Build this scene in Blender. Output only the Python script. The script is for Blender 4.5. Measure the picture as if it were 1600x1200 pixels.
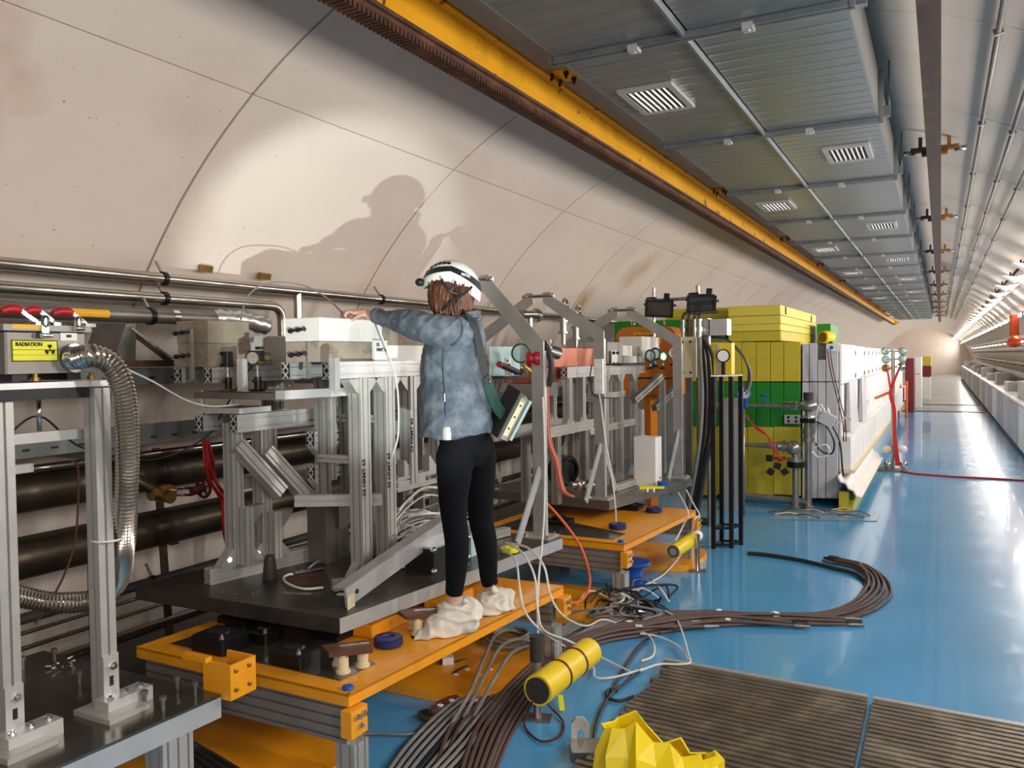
import bpy, bmesh, math, random
from mathutils import Vector as V, Matrix
random.seed(7)
for o in list(bpy.data.objects): bpy.data.objects.remove(o)
sc = bpy.context.scene
col = sc.collection
# ------------------------------------------------------------------ camera
F = 1285.0
RM = Matrix(((0.8867643793, -0.0040911434, 0.4622036328),
             (0.4620661085, 0.0337928945, -0.8862014171),
             (-0.0119936215, 0.9994204835, 0.0318567138)))
CAM = V((0, 0, 1.72))
cd = bpy.data.cameras.new('camera'); co = bpy.data.objects.new('camera', cd); col.objects.link(co)
cd.sensor_width = 36; cd.lens = F/1600*36; cd.clip_start = .05; cd.clip_end = 300
co.matrix_world = Matrix.Translation(CAM) @ RM.to_4x4()
sc.camera = co
# ------------------------------------------------------------------ world, lights, exposure
w = bpy.data.worlds.new('world'); sc.world = w; w.use_nodes = True
w.node_tree.nodes['Background'].inputs[0].default_value = (.8, .85, .9, 1)
w.node_tree.nodes['Background'].inputs[1].default_value = .15
sc.view_settings.view_transform = 'Standard'; sc.view_settings.look = 'None'
sc.view_settings.exposure = 0.3; sc.view_settings.gamma = 1; sc.view_settings.use_curve_mapping = False
LAMP_X, LAMP_Z, LAMP_W = 1.42, 2.42, 50.0
def area(name, loc, target, sx, sy, power, colr=(1, .95, .89)):
    l = bpy.data.lights.new(name, 'AREA'); l.shape = 'RECTANGLE'; l.size = sx; l.size_y = sy; l.energy = power; l.color = colr
    o = bpy.data.objects.new(name, l); col.objects.link(o); o.location = loc
    o.rotation_euler = (V(target)-V(loc)).to_track_quat('-Z', 'Y').to_euler()
    return o
def spot(name, loc, target, power, ang, blend, r, colr):
    l = bpy.data.lights.new(name, 'SPOT'); l.energy = power; l.spot_size = math.radians(ang); l.spot_blend = blend
    l.shadow_soft_size = r; l.color = colr
    o = bpy.data.objects.new(name, l); col.objects.link(o); o.location = loc
    o.rotation_euler = (V(target)-V(loc)).to_track_quat('-Z', 'Y').to_euler()
    return o
# work light of the crew standing to the right of the bench: the white patch with shadows on the vault
spot('work_light', (.3, .85, .62), (-3.6, 4.35, 2.4), 540, 23, .45, .02, (.88, 1, .97))

# ------------------------------------------------------------------ helpers
def W(px, py, x=None, y=None, z=None):
    d = RM @ V(((px-800)/F, (600-py)/F, -1))
    t = (x-CAM.x)/d.x if x is not None else (y-CAM.y)/d.y if y is not None else (z-CAM.z)/d.z
    return CAM + d*t
def lin(c):
    return tuple(((v/255)/12.92 if v/255 <= .04045 else ((v/255+.055)/1.055)**2.4) for v in c)
MATS = {}
def mat(name, rgb, rough=.5, metal=0., var=.08, scale=9., bump=0., rvar=.08, rgb2=None, th=(.45, .6), scale2=3., emit=0, stretch=(1, 1, 1), coat=0, alpha=1, trans=0, spec=.5):
    """principled with noisy colour / roughness / bump; rgb2 = second paint, rust or dirt in patches of its own shape"""
    m = bpy.data.materials.new(name); m.use_nodes = True; nt = m.node_tree; N = nt.nodes; L = nt.links
    b = N['Principled BSDF']; c = lin(rgb)
    tc = N.new('ShaderNodeTexCoord'); mp = N.new('ShaderNodeMapping'); mp.inputs['Scale'].default_value = stretch
    L.new(tc.outputs['Object'], mp.inputs['Vector'])
    nz = N.new('ShaderNodeTexNoise'); nz.inputs['Scale'].default_value = scale; nz.inputs['Detail'].default_value = 5
    L.new(mp.outputs[0], nz.inputs['Vector'])
    rp = N.new('ShaderNodeValToRGB'); e = rp.color_ramp.elements
    e[0].position = .3; e[1].position = .7
    e[0].color = (*[max(0, v*(1-var)) for v in c], 1); e[1].color = (*[min(1, v*(1+var)) for v in c], 1)
    L.new(nz.outputs[0], rp.inputs[0]); out = rp.outputs[0]
    if rgb2:
        n2 = N.new('ShaderNodeTexNoise'); n2.inputs['Scale'].default_value = scale2; n2.inputs['Detail'].default_value = 8; n2.inputs['Roughness'].default_value = .65
        L.new(mp.outputs[0], n2.inputs['Vector'])
        r2 = N.new('ShaderNodeValToRGB'); r2.color_ramp.elements[0].position = th[0]; r2.color_ramp.elements[1].position = th[1]
        L.new(n2.outputs[0], r2.inputs[0])
        mx = N.new('ShaderNodeMixRGB'); L.new(r2.outputs[0], mx.inputs[0]); L.new(out, mx.inputs[1]); mx.inputs[2].default_value = (*lin(rgb2), 1)
        out = mx.outputs[0]
    L.new(out, b.inputs['Base Color'])
    b.inputs['Metallic'].default_value = metal
    b.inputs['Specular IOR Level'].default_value = spec
    mr = N.new('ShaderNodeMapRange'); mr.inputs[3].default_value = max(.03, rough-rvar); mr.inputs[4].default_value = min(1, rough+rvar)
    L.new(nz.outputs[0], mr.inputs[0]); L.new(mr.outputs[0], b.inputs['Roughness'])
    if bump:
        bp = N.new('ShaderNodeBump'); bp.inputs['Strength'].default_value = bump; bp.inputs['Distance'].default_value = .01
        L.new(nz.outputs[0], bp.inputs['Height']); L.new(bp.outputs[0], b.inputs['Normal'])
    if coat: b.inputs['Coat Weight'].default_value = coat
    if trans: b.inputs['Transmission Weight'].default_value = trans
    if alpha < 1: b.inputs['Alpha'].default_value = alpha
    if emit:
        b.inputs['Emission Color'].default_value = (*c, 1); b.inputs['Emission Strength'].default_value = emit
    MATS[name] = m
    return m
class MB:
    """collects geometry in world coordinates; build() links it as ONE mesh object"""
    def __init__(s, M=None): s.v = []; s.f = []; s.sm = []; s.M = M
    def add(s, vs, fs, smooth=False):
        n = len(s.v)
        s.v += [(s.M @ V(v)) if s.M else V(v) for v in vs]
        s.f += [tuple(i+n for i in f) for f in fs]; s.sm += [smooth]*len(fs) if isinstance(smooth, bool) else smooth
        return s
    def bx(s, x0, x1, y0, y1, z0, z1, ch=0):
        if ch:   # chamfered along the four upright edges and the top
            c = ch; p = [(x0+c, y0), (x1-c, y0), (x1, y0+c), (x1, y1-c), (x1-c, y1), (x0+c, y1), (x0, y1-c), (x0, y0+c)]
            q = [(x0+2*c, y0+c), (x1-2*c, y0+c), (x1-c, y0+2*c), (x1-c, y1-2*c), (x1-2*c, y1-c), (x0+2*c, y1-c), (x0+c, y1-2*c), (x0+c, y0+2*c)]
            vs = [(*a, z0) for a in p]+[(*a, z1-c) for a in p]+[(*a, z1) for a in q]
            fs = [tuple(range(7, -1, -1)), tuple(range(16, 24))]
            for k in (0, 8): fs += [(k+i, k+(i+1) % 8, k+8+(i+1) % 8, k+8+i) for i in range(8)]
            return s.add(vs, fs)
        vs = [(x, y, z) for z in (z0, z1) for y in (y0, y1) for x in (x0, x1)]
        return s.add(vs, [(0, 2, 3, 1), (4, 5, 7, 6), (0, 1, 5, 4), (2, 6, 7, 3), (0, 4, 6, 2), (1, 3, 7, 5)])
    def cb(s, c, d, rz=0, rx=0, ry=0):
        M = Matrix.Translation(V(c)) @ Matrix.Rotation(rz, 4, 'Z') @ Matrix.Rotation(ry, 4, 'Y') @ Matrix.Rotation(rx, 4, 'X')
        h = V(d)/2; vs = [M @ V((x, y, z)) for z in (-h.z, h.z) for y in (-h.y, h.y) for x in (-h.x, h.x)]
        return s.add(vs, [(0, 2, 3, 1), (4, 5, 7, 6), (0, 1, 5, 4), (2, 6, 7, 3), (0, 4, 6, 2), (1, 3, 7, 5)])
    def hexa(s, p): return s.add(p, [(3, 2, 1, 0), (4, 5, 6, 7), (0, 1, 5, 4), (1, 2, 6, 5), (2, 3, 7, 6), (3, 0, 4, 7)])
    def slab(s, quad, z0, z1): return s.hexa([(p[0], p[1], z0) for p in quad]+[(p[0], p[1], z1) for p in quad])
    def frame(s, a, b, up):
        d = (V(b)-V(a)).normalized(); u = V(up)
        if abs(d.dot(u)) > .98: u = V((0, 1, 0)) if abs(d.y) < .9 else V((1, 0, 0))
        r = d.cross(u).normalized(); return d, r, r.cross(d)
    def prism(s, poly, a, b, up=(0, 0, 1), smooth=False):
        d, r, u = s.frame(a, b, up); n = len(poly); a = V(a); b = V(b)
        vs = [a+r*p[0]+u*p[1] for p in poly]+[b+r*p[0]+u*p[1] for p in poly]
        return s.add(vs, [tuple(range(n-1, -1, -1)), tuple(range(n, 2*n))]+[(i, (i+1) % n, n+(i+1) % n, n+i) for i in range(n)], [False, False]+[smooth]*n)
    def bar(s, a, b, w_, h, up=(0, 0, 1)): return s.prism([(-w_/2, -h/2), (w_/2, -h/2), (w_/2, h/2), (-w_/2, h/2)], a, b, up)
    def prof(s, a, b, w_=.04, h=.04, up=(0, 0, 1), g=.0045, dp=.011):
        """slotted extrusion: one groove per 40-60 mm of face"""
        pts = []
        def side(p, q, L):
            n = max(1, round(L/.045)) if L > .062 else 1
            t = V(q)-V(p); t.normalize(); nn = V((-t.y, t.x))
            pts.append(V(p))
            for k in range(n):
                m = V(p)+t*(L*(k+.5)/n)
                pts.extend([m-t*g, m-t*g+nn*dp, m+t*g+nn*dp, m+t*g])
        x, y = w_/2, h/2
        c = [V((-x, -y)), V((x, -y)), V((x, y)), V((-x, y))]
        for i in range(4): side(c[i], c[(i+1) % 4], w_ if i % 2 == 0 else h)
        return s.prism([(p.x, p.y) for p in pts], a, b, up)
    def tube(s, pts, r, n=8, caps=True, up=(0, 0, 1)):
        pts = [V(p) for p in pts]; m = len(pts); rr = r if isinstance(r, (list, tuple)) else [r]*m
        rings = []; prev = None
        for i, p in enumerate(pts):
            d = (pts[min(i+1, m-1)]-pts[max(i-1, 0)])
            if d.length < 1e-9: d = V((0, 0, 1))
            d.normalize()
            if prev is None:
                u = V(up)
                if abs(d.dot(u)) > .95: u = V((1, 0, 0))
                a = d.cross(u).normalized()
            else:
                a = prev-d*prev.dot(d)
                a = a.normalized() if a.length > 1e-6 else d.orthogonal().normalized()
            prev = a; b = d.cross(a)
            rings.append([p+(a*math.cos(2*math.pi*k/n)+b*math.sin(2*math.pi*k/n))*rr[i] for k in range(n)])
        vs = [q for g in rings for q in g]
        fs = [(i*n+k, i*n+(k+1) % n, (i+1)*n+(k+1) % n, (i+1)*n+k) for i in range(m-1) for k in range(n)]
        sm = [True]*len(fs)
        if caps: fs += [tuple(range(n-1, -1, -1)), tuple((m-1)*n+k for k in range(n))]; sm += [False, False]
        return s.add(vs, fs, sm)
    def cyl(s, a, b, r, n=14): return s.tube([a, b], r, n)
    def lathe(s, o, axis, prf, n=16):
        """prf = [(height, radius), ...] along axis from o"""
        d = V(axis).normalized(); a = d.orthogonal().normalized(); b = d.cross(a); o = V(o); m = len(prf)
        vs = [o+d*h+(a*math.cos(2*math.pi*k/n)+b*math.sin(2*math.pi*k/n))*max(r, .0004) for h, r in prf for k in range(n)]
        fs = [(i*n+k, i*n+(k+1) % n, (i+1)*n+(k+1) % n, (i+1)*n+k) for i in range(m-1) for k in range(n)]
        sm = []
        for i in range(m-1): sm += [True]*n
        fs += [tuple(range(n-1, -1, -1)), tuple((m-1)*n+k for k in range(n))]
        return s.add(vs, fs, sm+[False, False])
    def ring(s, c, axis, R, r, n=24, m=8):
        d = V(axis).normalized(); a = d.orthogonal().normalized(); b = d.cross(a); c = V(c)
        vs = []; fs = []
        for i in range(n):
            t = 2*math.pi*i/n; e = a*math.cos(t)+b*math.sin(t)
            vs += [c+e*(R+r*math.cos(2*math.pi*k/m))+d*(r*math.sin(2*math.pi*k/m)) for k in range(m)]
        fs = [(i*m+k, i*m+(k+1) % m, ((i+1) % n)*m+(k+1) % m, ((i+1) % n)*m+k) for i in range(n) for k in range(m)]
        return s.add(vs, fs, True)
    def sph(s, c, r, n=14, m=9):
        rr = r if isinstance(r, (tuple, list)) else (r, r, r); c = V(c)
        vs = [c+V((rr[0]*math.sin(math.pi*i/m)*math.cos(2*math.pi*k/n), rr[1]*math.sin(math.pi*i/m)*math.sin(2*math.pi*k/n), rr[2]*math.cos(math.pi*i/m))) for i in range(m+1) for k in range(n)]
        return s.add(vs, [(i*n+k, (i+1)*n+k, (i+1)*n+(k+1) % n, i*n+(k+1) % n) for i in range(m) for k in range(n)], True)
    def mesh(s, org=V((0, 0, 0)), weld=False):
        me = bpy.data.meshes.new('m'); me.from_pydata([tuple(v-org) for v in s.v], [], s.f)
        me.polygons.foreach_set('use_smooth', s.sm)
        bm = bmesh.new(); bm.from_mesh(me)
        if weld: bmesh.ops.remove_doubles(bm, verts=bm.verts, dist=1e-5)
        bmesh.ops.recalc_face_normals(bm, faces=bm.faces)
        for e in bm.edges:
            lf = e.link_faces
            if len(lf) == 2 and (not lf[0].smooth or not lf[1].smooth or lf[0].normal.angle(lf[1].normal, 0) > .75): e.smooth = False
        bm.to_mesh(me); bm.free()
        return me
    def build(s, name, m, parent=None, label=None, weld=False):
        org = ORG.get(parent.name, V((0, 0, 0))) if parent else V((0, 0, 0))
        if parent is None:   # object origin at its own base
            xs = [v.x for v in s.v]; ys = [v.y for v in s.v]; zs = [v.z for v in s.v]
            org = V(((min(xs)+max(xs))/2, (min(ys)+max(ys))/2, min(zs)))
        me = s.mesh(org, weld); me.name = name; me.materials.append(MATS[m])
        o = bpy.data.objects.new(name, me); col.objects.link(o)
        if parent: o.parent = parent
        else: o.location = org
        ORG[o.name] = org
        if label: o['label'] = label
        return o
ORG = {}
def tag(o, label, cat, group=None, kind=None):
    o['label'] = label; o['category'] = cat
    if group: o['group'] = group
    if kind: o['kind'] = kind
    return o
def thing(name, label, cat, loc=(0, 0, 0), group=None):
    o = bpy.data.objects.new(name, None); col.objects.link(o); o.location = loc; o.empty_display_size = .05
    ORG[o.name] = V(loc)
    return tag(o, label, cat, group)
def solo(name, mb, m, label, cat, group=None, kind=None): return tag(mb.build(name, m), label, cat, group, kind)
def struct(name, mb, m, label=None):
    o = mb.build(name, m); o['kind'] = 'structure'
    if label: o['label'] = label
    return o
def share(src, name, parent, off, rot=None):
    """another object with the same mesh data, shifted"""
    o = bpy.data.objects.new(name, src.data); col.objects.link(o); o.parent = parent; o.location = V(src.location)+V(off)
    if rot: o.rotation_euler = rot
    ORG[o.name] = ORG[src.name]
    return o
def copy_tree(src, off, parent=None, label=None, group=None):
    c = src.copy(); col.objects.link(c); c.parent = parent
    if parent is None: c.location = V(src.location)+V(off)
    ORG[c.name] = V(c.location) if parent is None else ORG.get(parent.name, V())
    if label: c['label'] = label
    if group: c['group'] = group
    for ch in list(src.children): copy_tree(ch, off, c)
    return c
def spl(pts, k=6):
    pts = [V(p) for p in pts]; out = []
    for i in range(len(pts)-1):
        p0, p1, p2, p3 = pts[max(i-1, 0)], pts[i], pts[i+1], pts[min(i+2, len(pts)-1)]
        for j in range(k):
            t = j/k
            out.append(.5*((2*p1)+(p2-p0)*t+(2*p0-5*p1+4*p2-p3)*t*t+(3*p1-p0-3*p2+p3)*t**3))
    return out+[pts[-1]]
def even(pts, step):
    """polyline resampled at equal spacing"""
    out = [V(pts[0])]; acc = 0.
    for a, b in zip(pts, pts[1:]):
        L_ = (b-a).length
        while acc+L_ >= step:
            t = (step-acc)/L_; a = a+(b-a)*t; out.append(a.copy()); L_ = (b-a).length; acc = 0.
        acc += L_
    return out
def fillet(pts, r, k=5):
    """polyline with rounded corners (pipe bends)"""
    pts = [V(p) for p in pts]; out = [pts[0]]
    for i in range(1, len(pts)-1):
        a, b, c = pts[i-1], pts[i], pts[i+1]
        d1 = (a-b).normalized(); d2 = (c-b).normalized()
        for j in range(k+1):
            t = j/k; out.append((b+d1*r)*(1-t)**2+b*2*t*(1-t)+(b+d2*r)*t*t)
    return out+[pts[-1]]
def text(name, body, size, loc, xdir, ydir, m, parent, bold=0):
    """flat lettering as a mesh, standing .5 mm proud of its surface"""
    cu = bpy.data.curves.new(name, 'FONT'); cu.body = body; cu.size = size; cu.align_x = 'LEFT'; cu.offset = bold; cu.extrude = .0004; cu.resolution_u = 2
    o = bpy.data.objects.new('tmp', cu); col.objects.link(o)
    dg = bpy.context.evaluated_depsgraph_get(); me = bpy.data.meshes.new_from_object(o.evaluated_get(dg))
    bpy.data.objects.remove(o)
    x = V(xdir).normalized(); y = V(ydir).normalized(); z = x.cross(y)
    M = Matrix((x, y, z)).transposed().to_4x4(); M.translation = V(loc)-ORG.get(parent.name, V())
    me.transform(M); me.name = name; me.materials.clear(); me.materials.append(MATS[m])
    t = bpy.data.objects.new(name, me); col.objects.link(t); t.parent = parent
    ORG[t.name] = ORG.get(parent.name, V())
    return t

# ------------------------------------------------------------------ materials
mat('joint', (46, 34, 26), .9, var=.3)
mat('steel', (168, 164, 158), .34, .85, var=.1, rvar=.12)
mat('steel_dull', (128, 124, 118), .45, .8, var=.15, rvar=.12)
mat('steel_tube', (176, 168, 158), .2, .95, var=.06)
mat('chrome', (215, 213, 210), .12, 1, var=.03, rvar=.03)
mat('alu', (188, 185, 180), .42, .45, var=.05, scale=20, rvar=.06)
mat('alu_bright', (204, 203, 202), .34, .5, var=.05, scale=14)
mat('alu_dull', (150, 146, 140), .5, .5, var=.1)
mat('bar_steel', (164, 162, 157), .42, .35, var=.12, scale=6, rvar=.1)
mat('plate_dark', (74, 69, 63), .36, .6, var=.22, scale=7, rvar=.14, rgb2=(98, 90, 80), th=(.5, .7))
mat('plate_edge', (196, 196, 196), .4, .5, var=.06)
mat('plate_grey', (128, 122, 114), .38, .6, var=.12, scale=6)
mat('bench_top', (112, 107, 98), .18, .75, var=.18, scale=5, rvar=.1)
mat('galv', (172, 174, 172), .4, .78, var=.1, scale=2.2, stretch=(1.5, 9, 1), bump=.12, rvar=.12)
mat('galv_flange', (140, 144, 146), .4, .8, var=.1)
mat('yellow_paint', (226, 160, 18), .45, var=.08, scale=4, rgb2=(92, 42, 24), th=(.615, .63), scale2=6, bump=.05)
mat('rust', (84, 54, 40), .7, .3, var=.3, scale=14, rgb2=(120, 78, 50), th=(.5, .7), scale2=5, bump=.2)
mat('rust_dark', (66, 50, 42), .6, .4, var=.3, scale=10, rgb2=(108, 74, 48), th=(.52, .7), scale2=6)
mat('clamp_yellow', (176, 118, 20), .55, .1, var=.2, scale=20, rgb2=(92, 58, 24), th=(.5, .7))
mat('orange_paint', (240, 158, 26), .38, var=.06, scale=5, rgb2=(216, 130, 20), th=(.55, .8), coat=.2)
mat('blue_floor', (80, 156, 206), .2, var=.05, scale=1.6, rvar=.06, coat=.3)
mat('blue_pad', (24, 34, 92), .4, var=.1)
mat('blue_plastic', (22, 82, 170), .35, var=.08)
mat('black', (24, 24, 25), .5, var=.15)
mat('black_metal', (20, 20, 21), .38, .3, var=.1)
mat('rubber', (52, 50, 48), .6, var=.1)
mat('white_plastic', (232, 230, 226), .4, var=.03)
mat('white_paint', (236, 232, 228), .45, var=.05, scale=3, rgb2=(206, 196, 186), th=(.55, .85), scale2=1.4)
mat('grey_paint', (190, 188, 188), .5, var=.05, scale=4)
mat('concrete', (150, 136, 118), .85, var=.16, scale=10, bump=.25, rgb2=(112, 96, 78), th=(.52, .72), scale2=4)
mat('concrete_pale', (166, 152, 134), .8, var=.1, scale=10, bump=.15, rgb2=(64, 54, 46), th=(.56, .7), scale2=5)
mat('concrete_grey', (172, 166, 158), .8, var=.08, scale=9, bump=.15)
mat('white_block', (238, 233, 226), .6, var=.03)
mat('copper', (186, 112, 88), .36, .7, var=.22, scale=7, rvar=.16, rgb2=(222, 160, 134), th=(.55, .68), scale2=12)
mat('brass', (150, 118, 62), .35, .85, var=.15)
mat('red_paint', (168, 26, 30), .4, var=.1)
mat('red_dark', (92, 22, 24), .5, var=.15)
mat('red_cable', (188, 30, 30), .5, var=.08)
mat('orange_cable', (226, 96, 40), .5, var=.08)
mat('cable_brown', (92, 72, 66), .55, var=.12)
mat('cable_grey', (128, 124, 120), .5, var=.1)
mat('cable_black', (34, 33, 33), .5, var=.1)
mat('cable_white', (226, 222, 214), .45, var=.05)
mat('cable_green', (132, 122, 76), .5, var=.1)
mat('pipe_dark', (84, 74, 62), .36, .75, var=.22, scale=5, rvar=.12, rgb2=(58, 50, 42), th=(.5, .75), scale2=3)
mat('tray_grey', (120, 124, 122), .5, .6, var=.1)
mat('sign_yellow', (232, 226, 40), .5, var=.02)
mat('label_yellow', (240, 176, 20), .5, var=.04)
mat('tape_yellow', (236, 202, 34), .45, var=.05)
mat('bag_yellow', (240, 212, 20), .42, var=.05, bump=.1, coat=.2)
mat('shield_yellow', (206, 188, 50), .6, var=.06, scale=3, rgb2=(184, 164, 44), th=(.5, .8), bump=.08)
mat('shield_yellow_light', (226, 208, 84), .6, var=.06, scale=3, rgb2=(204, 186, 70), th=(.5, .8), bump=.08)
mat('shield_green', (22, 132, 34), .55, var=.08, scale=3, bump=.05)
mat('shield_grey', (204, 202, 206), .6, var=.05, scale=3, bump=.08)
mat('shield_white', (240, 234, 228), .55, var=.04, scale=2.5, rgb2=(214, 200, 184), th=(.6, .85))
mat('shield_red', (120, 34, 36), .6, var=.1)
mat('wood_brown', (92, 56, 32), .5, var=.2, stretch=(1, 8, 1))
mat('cream', (222, 206, 168), .5, var=.06)
mat('magnet_orange', (216, 120, 30), .45, var=.05)
mat('glass', (200, 225, 215), .06, 0, var=.02, trans=.75)
mat('mirror', (230, 235, 235), .04, 1, var=.01, rvar=.01)
mat('cyan_plate', (190, 220, 218), .4, .1, var=.05)
mat('lens_dark', (96, 98, 92), .12, .6, var=.35, scale=5)
mat('lamp_tube', (255, 250, 240), .4, emit=5)
mat('reflector', (236, 234, 230), .35, var=.02)
mat('film', (112, 150, 176), .15, var=.1, scale=6, bump=.3)
mat('ink', (18, 18, 18), .7, var=.05)
mat('safety_orange', (232, 84, 28), .5, var=.05)
mat('paper', (240, 238, 232), .7, var=.02)
mat('cover_white', (222, 214, 200), .75, var=.05, scale=14, bump=.35)
mat('foil', (186, 186, 186), .3, .8, var=.2, scale=16, bump=.7)
mat('grate', (134, 122, 108), .42, .7, var=.16, scale=9, rvar=.14, rgb2=(176, 166, 150), th=(.52, .7), scale2=4)
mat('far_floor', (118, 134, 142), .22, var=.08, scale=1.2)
mat('skin', (206, 160, 140), .5, var=.06, scale=30)
mat('hair', (84, 46, 25), .5, var=.6, scale=60, stretch=(1, 1, .12), bump=.4)
mat('denim', (80, 88, 98), .85, var=.14, scale=26, bump=.35, rgb2=(114, 122, 131), th=(.46, .66), scale2=11)
mat('denim_dark', (66, 88, 112), .85, var=.12, scale=30)
mat('legging', (11, 12, 17), .9, var=.2, scale=30, spec=.2)
mat('strap_grey', (46, 46, 44), .8, var=.1)
mat('strap_green', (6, 52, 40), .7, var=.1)
def duct_material():
    m = mat('galv_rib', (158, 161, 160), .36, .82, var=.1, scale=2.2, stretch=(1.5, 6, 1), rvar=.1)
    N = m.node_tree.nodes; L = m.node_tree.links; b = N['Principled BSDF']
    tc = N.new('ShaderNodeTexCoord'); wv = N.new('ShaderNodeTexWave'); wv.bands_direction = 'Y'; wv.inputs['Scale'].default_value = 2.5; wv.inputs['Distortion'].default_value = .4; wv.inputs['Detail'].default_value = 1
    L.new(tc.outputs['Object'], wv.inputs['Vector'])
    rp = N.new('ShaderNodeValToRGB'); rp.color_ramp.elements[0].position = .78; rp.color_ramp.elements[1].position = .97; L.new(wv.outputs[0], rp.inputs[0])
    bp = N.new('ShaderNodeBump'); bp.inputs['Strength'].default_value = .55; bp.inputs['Distance'].default_value = .012; L.new(rp.outputs[0], bp.inputs['Height']); L.new(bp.outputs[0], b.inputs['Normal'])
duct_material()
def vault_material():
    m = mat('vault', (229, 214, 201), .55, var=.035, scale=1.3, rvar=.1)
    nt = m.node_tree; N = nt.nodes; L = nt.links; b = N['Principled BSDF']
    src = b.inputs['Base Color'].links[0].from_socket
    ge = N.new('ShaderNodeNewGeometry')
    def blend(fac, colr, prev, cap=1.):
        mu = N.new('ShaderNodeMath'); mu.operation = 'MULTIPLY'; mu.inputs[1].default_value = cap; L.new(fac, mu.inputs[0])
        mx = N.new('ShaderNodeMixRGB'); L.new(mu.outputs[0], mx.inputs[0]); L.new(prev, mx.inputs[1]); mx.inputs[2].default_value = (*lin(colr), 1)
        return mx.outputs[0]
    def noise(sc_, lo, hi, det=6, stretch=(1, 1, 1)):
        mp = N.new('ShaderNodeMapping'); mp.inputs['Scale'].default_value = stretch; L.new(ge.outputs['Position'], mp.inputs[0])
        n = N.new('ShaderNodeTexNoise'); n.inputs['Scale'].default_value = sc_; n.inputs['Detail'].default_value = det; L.new(mp.outputs[0], n.inputs['Vector'])
        r = N.new('ShaderNodeValToRGB'); r.color_ramp.elements[0].position = lo; r.color_ramp.elements[1].position = hi; L.new(n.outputs[0], r.inputs[0])
        return r.outputs[0]
    out = blend(noise(1.1, .6, .8), (198, 176, 152), src, .5)           # old damp patches
    out = blend(noise(46, .735, .76, 2), (108, 84, 62), out, .8)        # specks and pin holes
    # two rust stains with a place of their own: by the near end of the vault, and two rings further on
    for c, r, colr, cap in (((-3.3, 1.75, 2.62), .55, (178, 120, 76), .85), ((-3.0, 1.6, 3.05), .35, (190, 140, 98), .6), ((-3.9, 9.4, 2.35), .3, (186, 140, 88), .8), ((-3.45, 10.3, 2.75), .42, (196, 156, 108), .6)):
        d = N.new('ShaderNodeVectorMath'); d.operation = 'DISTANCE'; L.new(ge.outputs['Position'], d.inputs[0]); d.inputs[1].default_value = c
        n = N.new('ShaderNodeTexNoise'); n.inputs['Scale'].default_value = 4; L.new(ge.outputs['Position'], n.inputs['Vector'])
        ad = N.new('ShaderNodeMath'); ad.operation = 'MULTIPLY_ADD'; L.new(n.outputs[0], ad.inputs[0]); ad.inputs[1].default_value = r*1.1; L.new(d.outputs[1], ad.inputs[2])
        mr = N.new('ShaderNodeMapRange'); mr.inputs[1].default_value = r*.75; mr.inputs[2].default_value = r*1.6; mr.inputs[3].default_value = 1; mr.inputs[4].default_value = 0
        L.new(ad.outputs[0], mr.inputs[0]); out = blend(mr.outputs[0], colr, out, cap)
    L.new(out, b.inputs['Base Color'])
vault_material()
# ================================================================== the tunnel itself
CX, CZ, RT = -1.122, .276, 3.5
J0, JS = 3.22, 1.994           # ring joints
K0, K1 = -5, 36
Y0, Y1 = J0+K0*JS, J0+(K1+1)*JS
def pol(a, r): return V((CX+r*math.cos(math.radians(a)), 0, CZ+r*math.sin(math.radians(a))))
def arc(a0, a1, r, y0, y1, n, th):
    m = MB(); vs = []; fs = []
    for i in range(n+1):
        a = a0+(a1-a0)*i/n
        for rr in (r, r+th):
            p = pol(a, rr); vs += [(p.x, y0, p.z), (p.x, y1, p.z)]
    for i in range(n):
        k = 4*i
        fs += [(k, k+1, k+5, k+4), (k+2, k+6, k+7, k+3), (k, k+4, k+6, k+2), (k+1, k+3, k+7, k+5)]
    fs += [(0, 2, 3, 1), (4*n, 4*n+1, 4*n+3, 4*n+2)]
    return m.add(vs, fs, [True, True, False, False]*n+[False, False])
for nm, pieces in (('wall_left', ((112, 126, 7), (126.12, 184.6, 24))), ('ceiling', ((48, 111.9, 26),)), ('wall_right', ((-4.6, 47.9, 20),))):
    lo = min(p[0] for p in pieces); hi = max(p[1] for p in pieces)
    back = struct(nm, arc(lo, hi, RT+.03, Y0, Y1, 40, .05), 'joint')
    for a0, a1, n in pieces:
        first = None
        for k in range(K0, K1+1):
            if first is None:
                first = arc(a0, a1, RT, J0+K0*JS+.0085, J0+(K0+1)*JS-.0085, n, .029).build('lining_segment', 'vault', back)
            else: share(first, 'lining_segment', back, (0, (k-K0)*JS, 0))
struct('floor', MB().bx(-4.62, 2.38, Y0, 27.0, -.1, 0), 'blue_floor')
struct('floor_strip', MB().bx(-4.6, -3.34, Y0, 9.4, .0005, .006), 'plate_dark', 'dark strip along the foot of the left wall')  # thin dark sheet laid over the blue floor by the left wall
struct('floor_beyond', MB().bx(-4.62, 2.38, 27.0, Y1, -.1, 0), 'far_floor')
for nm, y in (('wall_front', Y1), ('wall_back', Y0-.1)):
    struct(nm, MB().prism([(RT*1.02*math.cos(math.radians(a)), RT*1.02*math.sin(math.radians(a))) for a in range(-5, 186, 5)], (CX, y, CZ), (CX, y+.1, CZ)), 'vault')
for i, yy in enumerate((26.9, 30.5)):
    struct('trim_%d' % (i+1), MB().bx(-1.0, 1.15, yy, yy+.22, 0, .012), 'plate_dark', 'dark steel strip across the far floor')

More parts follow.
